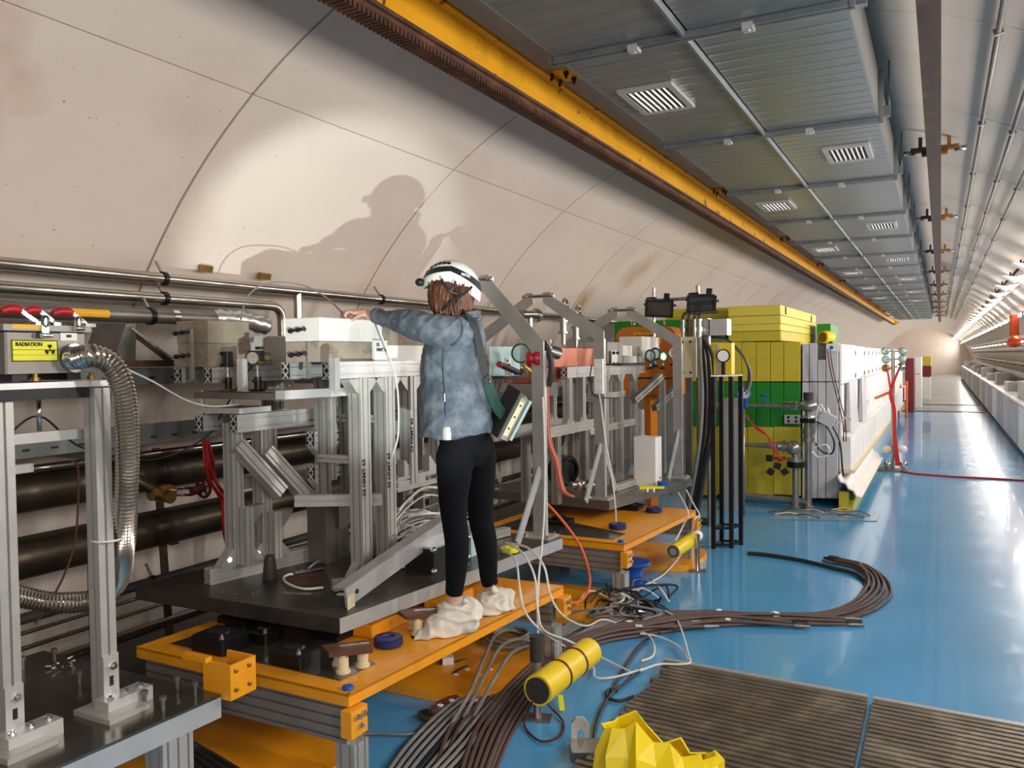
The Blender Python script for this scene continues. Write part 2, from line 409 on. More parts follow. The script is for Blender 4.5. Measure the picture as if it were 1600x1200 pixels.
# ================================================================== lamps of the right wall
tray = thing('lamp_rail', 'brown steel rail along the right vault carrying the fluorescent lamps', 'rail', (1.02, 27, 2.84))
MB().bx(.96, 1.02, Y0+.1, Y1-.1, 2.85, 2.91).build('rail_bar', 'rust_dark', tray)
for k in range(K0, K1+1):
    y = J0+(k+.5)*JS
    MB().bar((.99, y-.5, 2.9), (1.0, y-.5, 3.02), .025, .025).build('hanger', 'rust_dark', tray)
    if k < 0: lab = 'fluorescent lamp under the rail, behind the viewer'
    else: lab = 'white fluorescent lamp of the row under the brown rail on the right'
    t = thing('fluorescent_lamp', lab, 'lamp', (LAMP_X, y, 2.46), 'fluorescent lamps on the right wall')
    MB().bx(LAMP_X+.03, LAMP_X+.1, y-.62, y+.62, 2.43, 2.52, .008).build('batten', 'reflector', t)
    for dz in (-.022, .022): MB().cyl((LAMP_X+.012, y-.58, 2.475+dz), (LAMP_X+.012, y+.58, 2.475+dz), .013, 8).build('tube', 'lamp_tube', t)
    MB().bar((LAMP_X+.06, y-.2, 2.52), (LAMP_X+.09, y-.2, 2.56), .02, .02).build('bracket', 'rust_dark', t)
    area('lamp_light', (LAMP_X-.012, y, LAMP_Z+.055), (LAMP_X-1, y, LAMP_Z+.02), 1.2 if False else .07, 1.2, LAMP_W)
    if k >= 1:
        p = MB().prism([(-.17, .05), (.0, -.06), (.2, .05), (.0, .02)], (.99, y+.3, 2.83), (.99, y+.62, 2.83)).build('cable_saddle', 'reflector', tray)
# ================================================================== overhead: duct, crane rails, conduits
ZD, XL, XR, XM = 3.245, -1.75, -.365, -1.08
DS = 3.88                                   # first seam in view
duct = thing('ventilation_duct', 'wide flat galvanised ventilation duct hung under the vault', 'duct', (-1.04, 20, ZD))
pl = MB().bx(XL+.012, XM-.02, DS+.02, DS+JS-.02, ZD, ZD+.012).build('panel', 'galv_rib', duct)
pr = MB().bx(XM+.02, XR-.012, DS+.02, DS+JS-.02, ZD, ZD+.012).build('panel', 'galv_rib', duct)
sl = MB().bx(XL, XL+.012, DS+.02, DS+JS-.02, ZD, ZD+.3).build('side_panel', 'galv', duct)
sr = MB().bx(XR-.012, XR, DS+.02, DS+JS-.02, ZD, ZD+.3).build('side_panel', 'galv', duct)
tp = MB().bx(XL, XR, DS, DS+JS, ZD+.288, ZD+.3).build('top_panel', 'galv', duct)
fl = MB()
fl.bx(XL-.012, XR+.012, DS-.028, DS-.006, ZD-.03, ZD-.002).bx(XL-.012, XR+.012, DS+.006, DS+.028, ZD-.03, ZD-.002)
for x in (XL-.03, XR+.002): fl.bx(x, x+.028, DS-.028, DS-.006, ZD-.03, ZD+.3).bx(x, x+.028, DS+.006, DS+.028, ZD-.03, ZD+.3)
fl = fl.build('flange', 'galv_flange', duct)
cl, cl2 = [MB().cb((x, DS, ZD-.03), (.05, .06, .03)).cyl((x, DS, ZD-.05), (x, DS, ZD-.02), .009, 6).build('flange_clip', 'alu_bright', duct) for x in (XL+.42, XR-.42)]
ms = MB().prism([(-.018, 0), (-.008, -.03), (.006, -.03), (.012, 0)], (XM, DS+.03, ZD), (XM, DS+JS-.03, ZD)).build('centre_strip', 'galv_flange', duct)
hr = MB().cyl((XR+.05, DS+.25, ZD+.1), (XR+.05, DS+.25, 3.68), .007, 6).cb((XR+.035, DS+.25, ZD+.1), (.05, .05, .07)).build('hanger_rod', 'galv_flange', duct)
def grille(x0, x1, k):
    y0 = DS+k*JS+.62; y1 = y0+.5
    g = MB().bx(x0, x1, y0, y0+.04, ZD-.022, ZD-.001).bx(x0, x1, y1-.04, y1, ZD-.022, ZD-.001).bx(x0, x0+.035, y0+.04, y1-.04, ZD-.022, ZD-.001).bx(x1-.035, x1, y0+.04, y1-.04, ZD-.022, ZD-.001)
    g = g.build('vent_grille', 'alu', duct)
    MB().bx(x0+.035, x1-.035, y0+.04, y1-.04, ZD-.004, ZD-.001).build('vent_opening', 'black', g)
    f = MB().cb((x0+.06, (y0+y1)/2, ZD-.014), (.004, .42, .018), ry=.5).build('slat', 'alu', g)
    for i in range(1, 7): share(f, 'slat', g, (i*(x1-x0-.12)/6, 0, 0))
ND = 19
for k in range(-2, ND):
    off = (0, k*JS, 0)
    if k == 0: pass
    else:
        for p, n in ((pl, 'panel'), (pr, 'panel'), (sl, 'side_panel'), (sr, 'side_panel'), (tp, 'top_panel'), (fl, 'flange'), (cl, 'flange_clip'), (cl2, 'flange_clip'), (ms, 'centre_strip'), (hr, 'hanger_rod')): share(p, n, duct, off)
    if 0 <= k < 12:
        if k % 2 == 0: grille(XL+.1, XL+.42, k)
        else: grille(XR-.42, XR-.1, k)
MB().bx(XL, XR, DS+ND*JS-.01, DS+ND*JS, ZD, ZD+.3).build('end_panel', 'galv', duct)

cr = thing('crane_rail', 'yellow painted steel crane rail with a toothed brown rack, flaking in places', 'crane rail', (-2.150, 20, 3.155))
RY0, RY1 = -5.0, 47.0
MB().bx(-2.162, -2.142, RY0, RY1, 3.215, 3.415).build('web', 'yellow_paint', cr)
MB().bx(-2.210, -2.085, RY0, RY1, 3.402, 3.420).build('top_flange', 'yellow_paint', cr)
MB().bx(-2.215, -2.105, RY0, RY1, 3.207, 3.225).build('lower_flange', 'rust', cr)
tm = MB()
y = 1.5
while y < 24:
    tm.prism([(-.011, 0), (-.005, -.03), (.005, -.03), (.011, 0)], (-2.215, y, 3.185), (-2.125, y, 3.185)); y += .03
o = tm.build('rack_teeth', 'rust', cr, 'brown steel rack teeth'); o['kind'] = 'stuff'
MB().bx(-2.215, -2.125, RY0, RY1, 3.183, 3.207).build('rack_bar', 'rust', cr)
for k in range(-2, 11):
    y = 4.62+k*2*JS
    b = MB().cb((-2.040, y, 3.430), (.2, .2, .014)).cb((-1.970, y, 3.450), (.06, .08, .05)).build('ceiling_bracket', 'clamp_yellow' if k > 0 else 'yellow_paint', cr)
    for dx, dy in ((-.045, -.06), (.05, -.06), (-.045, .06), (.05, .06)): MB().lathe((-2.040+dx, y+dy, 3.423), (0, 0, -1), [(0, .017), (.02, .017), (.02, .009), (.04, .009)], 6).build('bolt', 'rust_dark', b)
MB().prism([(-.28, 0), (0, .15), (.28, 0), (0, -.15)], (-2.15, RY1, 3.3), (-2.15, RY1+.05, 3.3)).build('end_plate', 'label_yellow', cr)
mo = thing('monorail_beam', 'rusty dark monorail beam clamped under the crown of the vault', 'monorail', (-.05, 20, 3.27))
MB().bx(-.105, -.005, RY0, RY1, 3.27, 3.283).build('lower_flange', 'rust_dark', mo)
MB().bx(-.062, -.048, RY0, RY1, 3.283, 3.46).build('web', 'rust_dark', mo)
MB().bx(-.105, -.005, RY0, RY1, 3.46, 3.473).build('top_flange', 'rust_dark', mo)
for k in range(-1, 11):
    y = 4.05+k*2*JS
    for s in (-1, 1):
        x = -.055+s*.05
        c = MB().cb((x+s*.06, y, 3.478), (.15, .07, .035)).bar((x+s*.06, y+.0, 3.49), (x+s*.06, y, 3.585), .03, .05)
        c.cb((x+s*.02, y, 3.44), (.06, .07, .03))
        c = c.build('rail_clamp', 'clamp_yellow' if s > 0 else 'rust', mo)
        MB().cyl((x+s*.1, y, 3.46), (x+s*.19, y, 3.46), .021, 6).build('clamp_bolt', 'steel', c)
# conduits lying along the right of the vault
def vault_at(q):   # where the direction x = q*(z-1.72) meets the lining
    A = q*q+1; B = 2*(q*(-CX)+(1.72-CZ)); Cc = CX*CX+(1.72-CZ)**2-(RT-.035)**2
    t = (-B+math.sqrt(B*B-4*A*Cc))/(2*A); return q*t, 1.72+t
for i, (q, lab) in enumerate(((.155, 'thin grey conduit on the vault, nearest the rusty monorail beam'), (.285, 'thin grey conduit on the vault, middle one of three'), (.41, 'thin grey conduit on the vault, furthest from the monorail beam'))):
    x, z = vault_at(q)
    c = thing('conduit', lab, 'conduit', (x, 20, z), 'conduits on the vault')
    MB().cyl((x, -4, z), (x, 46, z), .015, 8).build('pipe', 'alu_dull', c)
    s0 = MB().cb((x, J0, z), (.046, .026, .034), ry=-.25).build('pipe_clip', 'steel_dull', c)
    for k in range(1, 20): share(s0, 'pipe_clip', c, (0, k*JS, 0))

# ================================================================== the row along the right wall
for k in range(24):
    y = 12.6+k*2.02
    side = 'nearest of the row' if k == 0 else None
    m_ = ('grey_paint', 'white_paint', 'grey_paint', 'alu_bright')[k % 4]
    lab = {0: 'grey metal cabinet nearest the camera in the row by the lamps', 1: 'white metal cabinet second in the row under the lamps', 2: 'grey metal cabinet third in the row under the lamps'}.get(k, 'low metal cabinet further down the long row under the lamps')
    t = thing('equipment_cabinet', lab, 'cabinet', (1.5, y+1, 0), 'cabinets along the right wall')
    MB().bx(1.2, 1.78, y+.02, y+1.94, .07, .82).build('body', m_, t)
    MB().bx(1.24, 1.75, y+.05, y+1.9, 0, .07).build('plinth', 'black', t)
    MB().bx(1.17, 1.8, y, y+1.97, .82, .86).build('top', 'alu_bright' if k % 3 else 'white_paint', t)
    for j in range(3):
        d = MB().bx(1.183, 1.2, y+.05+j*.63, y+.65+j*.63, .1, .79).build('door', m_, t)
        MB().bx(1.176, 1.183, y+.3+j*.63, y+.32+j*.63, .12, .77).build('rib', m_, d)
    if k % 2 == 0:
        b = solo('instrument_box', MB().bx(1.3, 1.62, y+.4, y+1.1+.3*(k % 3), .862, 1.05+.06*(k % 4), .01), ('steel', 'alu_bright', 'grey_paint')[k % 3], ('metal instrument box on the cabinet nearest the camera' if k == 0 else 'metal instrument box standing on a cabinet under the lamps'), 'box', 'boxes on the cabinets')
for i, (x, z, r, lab) in enumerate(((1.72, 1.16, .07, 'thick steel pipe running low above the row of cabinets'), (1.86, 1.42, .05, 'thinner steel pipe above the cabinets, middle height'), (1.74, 1.78, .045, 'slim steel pipe above the cabinets, highest of them'))):
    t = thing('service_pipe', lab, 'pipe', (x, 30, z), 'pipes over the cabinets')
    MB().cyl((x, 8, z), (x, 60, z), r, 10).build('tube', 'steel', t)
    s0 = MB().bx(x-.03, 2.0 if z > 1.2 else 1.95, 9.9, 9.96, z-r-.03, z-r).build('wall_bracket', 'galv_flange', t)
    for k in range(1, 16): share(s0, 'wall_bracket', t, (0, 3*k, 0))
t = thing('cable_ladder', 'bright cable ladder between the lamps and the cabinets', 'cable tray', (1.7, 30, 2.05))
for x in (1.5, 1.82): MB().bx(x, x+.02, 8, 60, 2.0, 2.07).build('side_rail', 'alu_bright', t)
r0 = MB().bx(1.52, 1.82, 8.2, 8.23, 2.005, 2.03).build('rung', 'alu_bright', t)
for k in range(1, 60): share(r0, 'rung', t, (0, .85*k, 0))
for k in range(22):
    y = 13.5+k*2.02
    t = thing('strip_lamp', 'small strip lamp under the bright cable ladder', 'lamp', (1.66, y+.5, 1.95), 'strip lamps over the cabinets')
    MB().bx(1.62, 1.7, y, y+1.0, 1.965, 1.995).build('batten', 'reflector', t); MB().cyl((1.66, y+.03, 1.95), (1.66, y+.97, 1.95), .014, 8).build('tube', 'lamp_tube', t)
t = thing('hoist_unit', 'orange chain hoist hanging beside the lamps on the right', 'hoist', (1.36, 20.2, 1.8))
MB().bx(1.28, 1.44, 20.05, 20.3, 2.05, 2.5, .02).build('housing', 'safety_orange', t)
MB().sph((1.36, 20.18, 1.92), (.13, .13, .11)).build('hook_block', 'safety_orange', t)
MB().cyl((1.36, 20.18, 1.98), (1.36, 20.18, 2.06), .02, 8).build('chain', 'steel_dull', t)
# ================================================================== services on the left wall
def wall_pipe(name, lab, pts, r, m, clamps=(), n=14, group='pipes on the left wall', bend=.08):
    t = thing(name, lab, 'pipe', pts[0], group)
    MB().tube(fillet(pts, bend) if len(pts) > 2 else pts, r, n).build('tube', m, t)
    for y in clamps:
        p = V((pts[0][0], y, pts[0][2]))
        c = MB().tube([p+V((0, -.012, 0)), p+V((0, .012, 0))], r+.008, 16).build('pipe_clamp', 'black_metal', t)
        MB().bar(p+V((-.01, 0, r)), p+V((-.06, 0, r+.07)), .012, .012).build('stud', 'steel', c)
    return t
yb = W(440, 480, x=-3.8).y
t = wall_pipe('steel_pipe', 'polished steel pipe on the left wall, highest of three', [(-3.85, -1, 2.185), (-3.85, 11, 2.185)], .031, 'steel_tube', (3.19, 5.2, 7.2, 9.2))
yt = W(465, 460, x=-3.85).y
MB().cyl((-3.85, yt, 2.185), (-3.85, yt, 1.9), .028, 12).build('branch_tube', 'steel_tube', t)
wall_pipe('steel_pipe', 'polished steel pipe that bends down behind the concrete blocks', [(-3.8, -1, 2.07), (-3.8, yb, 2.07), (-3.8, yb, 1.75)], .03, 'steel_tube', (3.15,), bend=.1)
t = wall_pipe('steel_pipe', 'dull steel pipe with a yellow sticker, lowest of three', [(-3.72, -1, 1.964), (-3.72, 3.75, 1.964)], .04, 'steel_dull', (2.99,))
y0 = W(105, 497, x=-3.68).y; y1 = W(172, 497, x=-3.68).y
s = [(.0412*math.cos(a), .0412*math.sin(a)) for a in [math.radians(-28+i*6) for i in range(10)]]
m_ = MB(); m_.add([(-3.72+c, y, 1.964+q) for c, q in s for y in (y0, y1)], [(2*i, 2*i+1, 2*i+3, 2*i+2) for i in range(9)], True); m_.build('sticker', 'label_yellow', t)
MB().tube([(-3.72, 3.12, 1.964), (-3.72, 3.16, 1.964)], .043, 14).build('band', 'chrome', t)
f = spl([(-3.72, 3.42, 1.965), (-3.71, 3.55, 1.97), (-3.69, 3.68, 1.955), (-3.67, 3.8, 1.93)], 5)
solo('foil_wrap', MB().tube(f, [.045+.02*((i*37) % 5)/5 for i in range(len(f))], 9), 'foil', 'crumpled aluminium foil wrapped round the pipe end above the blocks', 'foil')
# steel console under the lowest pipe
q = [(-.09, 0), (.09, 0), (.09, .1), (.03, .24), (-.06, .24), (-.09, .1)]
t = thing('wall_console', 'grey angled steel console holding the stickered pipe to the wall', 'bracket', (-3.85, 2.98, 1.62))
MB().prism([(-.05, -.05), (.02, -.05), (.06, .02), (.0, .16), (-.06, .16)], (-3.99, 2.86, 1.76), (-3.74, 2.86, 1.76)).build('side_plate', 'steel_dull', t)
MB().bar((-3.78, 2.9, 1.9), (-3.72, 3.1, 1.735), .1, .012).build('gusset', 'steel_dull', t)
MB().bx(-3.8, -3.7, 2.82, 3.12, 1.695, 1.73).build('foot', 'rust_dark', t)
for px, py, lab in ((318, 420, 'small rusty metal tab on the vault, nearer one'), (410, 432, 'small rusty metal tab on the vault, further one')):
    p = W(px, py, x=-3.97); solo('metal_tab', MB().cb(p+V((.02, 0, 0)), (.03, .085, .04), ry=.3), 'brass', lab, 'tab', 'tabs on the vault')
# cable trays with rows of slots
for i, (x, z, h, lab) in enumerate(((-3.78, 1.60, .09, 'grey slotted cable tray behind the blocks, upper one'), (-3.78, 1.28, .11, 'grey slotted cable tray above the dark pipes, lower one'))):
    t = thing('cable_tray', lab, 'cable tray', (x, 4, z), 'cable trays on the left wall')
    MB().bx(x-.25, x, -1, 10, z, z+.006).build('tray_floor', 'tray_grey', t)
    m_ = MB().bx(x-.004, x+.004, -1, 10, z, z+h).build('side_wall', 'tray_grey', t)
    s0 = MB().bx(x+.0035, x+.006, 1.9, 1.935, z+.03, z+.042).build('slot', 'black', m_)
    for k in range(1, 30): share(s0, 'slot', m_, (0, .14*k, 0))
    for k in range(5): MB().bx(x-.5, x-.02, .7+1.994*k, .75+1.994*k, z-.05, z-.002).build('tray_arm', 'tray_grey', t)
wall_pipe('water_pipe', 'slim bright pipe just above the thick dark pipes', [(-3.86, -1, 1.215), (-3.86, 10, 1.215)], .02, 'steel_tube', n=10)
t = wall_pipe('water_pipe', 'thick dark brown pipe along the left wall, upper one', [(-3.98, -1, 1.09), (-3.98, 10, 1.09)], .1, 'pipe_dark', n=22)
wall_pipe('water_pipe', 'thick dark brown pipe along the left wall, lower one', [(-4.02, -1, .76), (-4.02, 10, .76)], .105, 'pipe_dark', n=22)
for i, (x, z, r, m_, lab) in enumerate(((-4.14, .42, .028, 'rubber', 'dark hose-like pipe low on the wall with clamps'), (-4.1, .36, .011, 'steel_tube', 'thin bright rod pipe below the dark hose-like pipe'), (-4.08, .29, .012, 'steel_tube', 'thin bright pipe low on the wall, second from floor'), (-4.05, .2, .013, 'steel_tube', 'thin bright pipe lowest on the wall by the floor'), (-4.2, .13, .03, 'rubber', 'dark conduit lying along the foot of the wall'))):
    wall_pipe('conduit_pipe', lab, [(x, -1, z), (x, 10, z)], r, m_, (2.2, 3.3, 4.3) if i == 0 else (), n=10, group='low pipes on the left wall')
for k in range(4):
    y = 1.4+k*1.994
    solo('pipe_support', MB().bar((-4.12, y, 0.02), (-4.2, y, 1.2), .05, .012, (1, 0, 0)).bar((-4.3, y, .63), (-4.05, y, .635), .05, .012).bar((-4.2, y, .96), (-4.0, y, .965), .05, .012), 'rust_dark', 'dark steel strap bracket under the thick pipes' , 'bracket', 'pipe supports on the left wall')
# valve with hand wheel between the thick pipes
t = thing('gate_valve', 'brass gate valve with a dark red hand wheel between the thick pipes', 'valve', (-3.82, 3.2, .92))
a = W(215, 752, x=-3.84); b = W(250, 770, x=-3.8); c = W(300, 768, x=-3.8); d = W(318, 762, x=-3.8)
MB().tube(fillet([a+V((-.05, -.05, .08)), a, b], .03), .032, 12).build('elbow', 'pipe_dark', t)
MB().lathe(b+V((0, -.06, 0)), (0, 1, 0), [(0, .036), (.04, .036), (.04, .046), (.08, .05), (.12, .046), (.12, .03), (.15, .03)], 12).build('body', 'brass', t)
MB().lathe(b+V((.0, .0, -.01)), (1, 0, -.1), [(0, .03), (.06, .032), (.06, .036), (.09, .036), (.09, .026)], 12).build('outlet', 'brass', t)
for dz in (-.02, .02): MB().cyl(b+V((0, .05, dz)), c+V((0, 0, dz)), .007, 8).build('stem_rod', 'chrome', t)
MB().cyl(c, d, .025, 10).build('bonnet', 'red_dark', t)
hw = MB().ring(d, (0, 1, .0), .055, .009, 20, 6)
for i in range(5):
    an = i*2*math.pi/5+.3; hw.bar(d, d+V((math.cos(an)*.055, 0, math.sin(an)*.055)), .012, .008)
hw.build('hand_wheel', 'red_dark', t)
for i in range(5):
    o_ = V((.015*(i % 3), .012*i, 0))
    pts = [W(318, 688, x=-3.7), W(318, 720, x=-3.68), W(325, 750, x=-3.68), W(342, 775, x=-3.68), W(350+6*i, 790, x=-3.68), W(352, 830, x=-3.7), W(360, 870, x=-3.75)]
    solo('red_cable', MB().tube(spl([p+o_*(1 if k else .3)+V((0, .012*math.sin(i*2+k), 0)) for k, p in enumerate(pts)], 5), .009, 7), 'red_cable', 'red cable of the loose hank hanging by the hand wheel', 'cable', 'red cables by the hand wheel')

# ================================================================== near bench and the radiation box
t = thing('steel_bench', 'steel topped bench in the near corner with two aluminium posts', 'bench', (-2.85, 1.4, 0))
ZB = .5
q = [(-3.42, .75), (-2.41, .75), (-2.335, 2.14), (-3.38, 2.14)]
MB().slab(q, ZB-.01, ZB).build('top_plate', 'bench_top', t)
MB().slab(q, ZB-.085, ZB-.0105).build('plate_rim', 'plate_edge', t)
for x, y in ((-2.42, 1.98), (-3.3, 1.98), (-2.48, .85), (-3.3, .85)): MB().prof((x, y, 0), (x, y, ZB-.086), .09, .13, (0, 1, 0)).build('leg', 'alu', t)
MB().prof((-2.42, .9, .12), (-2.42, 1.9, .12), .08, .08).build('stretcher', 'alu', t)
br = MB().bx(-2.43, -2.3, 2.145, 2.155, .49, .61).bx(-2.3, -2.29, 2.145, 2.27, .49, .61).bx(-2.43, -2.3, 2.26, 2.27, .49, .61).bx(-2.43, -2.29, 2.145, 2.27, .48, .49).build('corner_bracket', 'orange_paint', t)
MB().bx(-2.52, -2.4, 2.13, 2.16, .605, .625).build('bracket_lip', 'orange_paint', t)
for y, z in ((2.17, .585), (2.17, .515), (2.235, .585), (2.235, .515)): MB().lathe((-2.29, y, z), (1, 0, 0), [(0, .009), (.006, .009), (.008, .005)], 6).build('bolt', 'brass', br)
zt = 1.632
PP = [(-2.63, 1.885), (-2.665, 1.565)]
for i, (x, y) in enumerate(PP):
    MB().prof((x, y, ZB), (x, y, zt), .06, .06, (0, 1, 0)).build('post', 'alu', t)
    b = MB().bx(x+.031, x+.038, y-.03, y+.03, ZB+.05, ZB+.19).build('foot_plate', 'alu_bright', t)
    MB().lathe((x+.038, y+.005, ZB+.15), (1, 0, 0), [(0, .014), (.008, .014), (.008, .008), (.018, .008)], 8).build('bolt', 'chrome', b)
    MB().bx(x+.038, x+.0385, y-.008, y+.008, ZB+.08, ZB+.115).build('slot', 'black', b)
    MB().bx(x+.025, x+.1, y-.06, y+.12, ZB, ZB+.05).build('foot_block', 'alu_bright', t)
    MB().bx(x-.03, x+.16, y-.1, y+.06, ZB, ZB+.018).build('base_bar', 'alu', t)
    for dx, dy in ((.07, -.03), (.07, .03), (.07, .09), (-.06, .02)): MB().lathe((x+dx, y+dy, ZB+(.05 if dx > 0 else 0)), (0, 0, 1), [(0, .012), (.006, .012), (.006, .007), (.014, .007)], 8).build('bolt', 'chrome', t)
for px, py in ((36, 1045), (85, 1032), (124, 1068), (277, 1078), (305, 1086), (226, 1100), (255, 1110)):
    p = W(px, py, z=ZB); MB().lathe(p, (0, 0, 1), [(0, .007), (.035, .007), (.035, .012), (.05, .012)], 8).build('standing_bolt', 'steel_dull', t)
p = W(100, 1042, z=ZB)
for i in range(9):
    a = i*.7; c = p+V((.03*math.cos(a*2.3), .035*math.sin(a), .008+.004*(i % 3)))
    MB().cyl(c, c+V((.025*math.cos(a), .025*math.sin(a), .004)), .005, 6).build('loose_screw', 'chrome', t)
MB().bx(-2.98, -2.603, 1.0, 2.0, zt+.006, zt+.026).build('shelf_plate', 'alu_bright', t)
MB().bx(-2.65, -2.606, 1.0, 1.84, zt-.03, zt+.005).build('shelf_rail', 'black_metal', t)
MB().bar((-2.7, 1.0, zt-.16), (-2.7, 1.86, zt-.16), .03, .035).build('cross_rail', 'alu', t)
MB().bar((-2.8, 1.2, 1.36), (-2.8, 1.75, 1.36), .03, .03).build('cross_rail', 'alu', t)
for yy in (1.55, 1.72): MB().cyl((-2.7, yy, zt-.14), (-2.7, yy, zt-.02), .008, 8).build('levelling_stud', 'chrome', t)
# box
XF = -2.63
b0, b1 = W(10, 585, x=XF).y, W(136, 585, x=XF).y
z0 = zt+.055; z1 = W(70, 512, x=XF).z
t = thing('stainless_box', 'stainless steel box with toggle latches and a yellow radiation notice', 'box', (XF-.15, (b0+b1)/2, z0-.02))
MB().bx(XF-.3, XF, b0, b1, z0, z1-.012, .006).build('body', 'steel_dull', t)
MB().bx(XF-.31, XF+.012, b0-.012, b1+.012, z1-.012, z1+.008).build('lid', 'alu_dull', t)
for yy in (b0+.03, b1-.06): MB().bx(XF-.28, XF-.02, yy, yy+.05, z0-.025, z0).build('runner', 'black_metal', t)
for yy in (b0+.1, b0+.3): MB().lathe((XF-.01, yy, z0-.025), (0, 0, 1), [(0, .015), (.012, .015), (.012, .008), (.024, .008)], 8).build('bolt', 'brass', t)
l0, l1 = W(18, 565, x=XF).y, W(90, 565, x=XF).y
zl0, zl1 = W(18, 565, x=XF).z, W(18, 531, x=XF).z
n = MB().bx(XF+.0005, XF+.003, l0, l1, zl0, zl1).build('notice', 'sign_yellow', t)
fr = MB()
for a, b, c, d in ((l0, l1, zl1-.003, zl1), (l0, l1, zl0, zl0+.003), (l0, l0+.003, zl0, zl1), (l1-.003, l1, zl0, zl1), (l0, l1, zl0+.037, zl0+.0385), (l0, l1, zl0+.02, zl0+.021)): fr.bx(XF+.003, XF+.0034, a, b, c, d)
fr.build('notice_border', 'ink', n)
text('notice_text', 'RADIATION', .0165, (XF+.0035, l0+.012, zl1-.019), (0, 1, 0), (0, 0, 1), 'ink', n, .0008)
c = V((XF+.0036, l1-.028, zl1-.032))
MB().cyl(c, c+V((.0005, 0, 0)), .004, 10).build('trefoil_centre', 'ink', n)
for k in range(3):
    a0 = math.radians(90+120*k-30); pts = []
    for i in range(7): a = a0+math.radians(60)*i/6; pts.append((math.cos(a)*.018, math.sin(a)*.018))
    for i in range(6, -1, -1): a = a0+math.radians(60)*i/6; pts.append((math.cos(a)*.006, math.sin(a)*.006))
    MB().prism([(p[0], p[1]) for p in pts], c, c+V((.0005, 0, 0))).build('trefoil_blade', 'ink', n)
l = MB().bx(XF+.0005, XF+.002, W(94, 525, x=XF).y, W(120, 525, x=XF).y, W(94, 532, x=XF).z, W(94, 520, x=XF).z).build('label_plate', 'paper', t)
MB().bx(XF+.002, XF+.0024, W(103, 525, x=XF).y, W(111, 525, x=XF).y, W(94, 527, x=XF).z, W(94, 523, x=XF).z).build('print', 'ink', l)
for px in (66, 118):      # toggle clamps
    y = W(px, 520, x=XF).y
    dz = .026 if px < 100 else 0
    k = MB().bx(XF+.013, XF+.02, y-.012, y+.01, z1-.002-dz, z1+.03).build('latch', 'chrome', t)
    MB().cyl((XF+.022, y-.018, z1-dz), (XF+.022, y+.016, z1-dz), .009, 10).build('latch_roller', 'chrome', k)
    MB().ring((XF+.018, y, z1+.02), (0, 1, 0), .018, .005, 14, 6).build('latch_loop', 'chrome', k)
for a, b in ((2, 32), (40, 62), (82, 112)):
    ya, yb_ = W(a, 486, x=XF-.05).y, W(b, 486, x=XF-.05).y
    h = MB().tube(spl([(XF-.05, ya, z1+.05), (XF-.05, ya*.7+yb_*.3, z1+.058), (XF-.05, ya*.3+yb_*.7, z1+.06), (XF-.05, yb_, z1+.054)], 4), [.01, .012, .013, .014, .015, .016, .016, .017, .017, .016, .016, .014, .012], 10).build('clamp_grip', 'red_paint', t)
    MB().bar((XF-.05, yb_, z1+.054), (XF-.05, yb_+.05, z1+.02), .016, .012).build('clamp_arm', 'chrome', h)
    MB().bx(XF-.08, XF-.02, yb_+.03, yb_+.07, z1+.008, z1+.02).build('clamp_base', 'chrome', h)
MB().bx(XF-.002, XF+.0125, W(15, 500, x=XF).y, W(60, 500, x=XF).y, z1-.006, z1+.0085).build('lid_tape', 'label_yellow', t)
MB().lathe((XF-.12, b1-.005, z0+.08), (0, 1, 0), [(0, .07), (.015, .07), (.015, .05), (.05, .05)], 20).build('end_flange', 'chrome', t)
port = MB().lathe((XF-.005, b1-.05, z0+.05), (1, .25, 0), [(0, .05), (.012, .05), (.012, .04), (.05, .04)], 18).build('hose_port', 'chrome', t)
# corrugated hose
hp = [V((XF+.03, b1-.045, z0+.05))]
for px, py, x in ((145, 556, -2.55), (172, 568, -2.52), (190, 600, -2.51), (198, 655, -2.52), (199, 730, -2.55), (196, 800, -2.58), (192, 860, -2.65), (182, 910, -2.8), (150, 936, -2.9), (90, 942, -2.95), (40, 934, -3.0), (-30, 915, -3.05)): hp.append(W(px, py, x=x))
hs = even(spl(hp, 16), .0065); rr = [.036 if i % 2 else .0415 for i in range(len(hs))]
solo('flexible_hose', MB().tube(hs, rr, 14), 'steel_tube', 'corrugated stainless hose curving down from the radiation box', 'hose')
p = W(168, 842, x=-2.62)
solo('cable_tie', MB().ring(p+V((0, .0, 0)), (0, 0, 1), .052, .004, 16, 5), 'white_plastic', 'white cable tie round the second bench post and the hose', 'cable tie')
# ================================================================== platforms and the first experiment
def gusset(t, p, d1, d2, L=.07, th=.045, m='alu'):
    """triangular corner bracket: legs L along d1 and d2 from p, thickness th"""
    d1 = V(d1); d2 = V(d2); n = d1.cross(d2).normalized(); p = V(p)
    a = [p+n*th/2, p+d1*L+n*th/2, p+d1*L*.93+d2*L*.18+n*th/2, p+d2*L*.93+d1*L*.18+n*th/2, p+d2*L+n*th/2]
    b = [q-n*th for q in a]
    MB().add(a+b, [(0, 1, 2, 3, 4), (9, 8, 7, 6, 5)]+[(i, (i+1) % 5, 5+(i+1) % 5, 5+i) for i in range(5)]).build('gusset', m, t)
def end_face(t, c, wx, wz):
    """open end of a slotted extrusion looking along -Y"""
    x, y, z = c
    o = MB().bx(x-wx/2+.004, x+wx/2-.004, y-.0015, y, z-wz/2+.004, z+wz/2-.004).build('end_cavity', 'black', t)
    n = max(1, round(wz/.045))
    for k in range(n):
        zc = z-wz/2+wz*(k+.5)/n; h = wz/n*.42
        for s in (-1, 1): MB().bar((x-h, y-.0025, zc-s*h), (x+h, y-.0025, zc+s*h), .008, .002, (0, 1, 0)).build('end_web', 'alu_bright', o)
        MB().cyl((x, y-.004, zc), (x, y, zc), .007, 8).build('end_core', 'alu_bright', o)
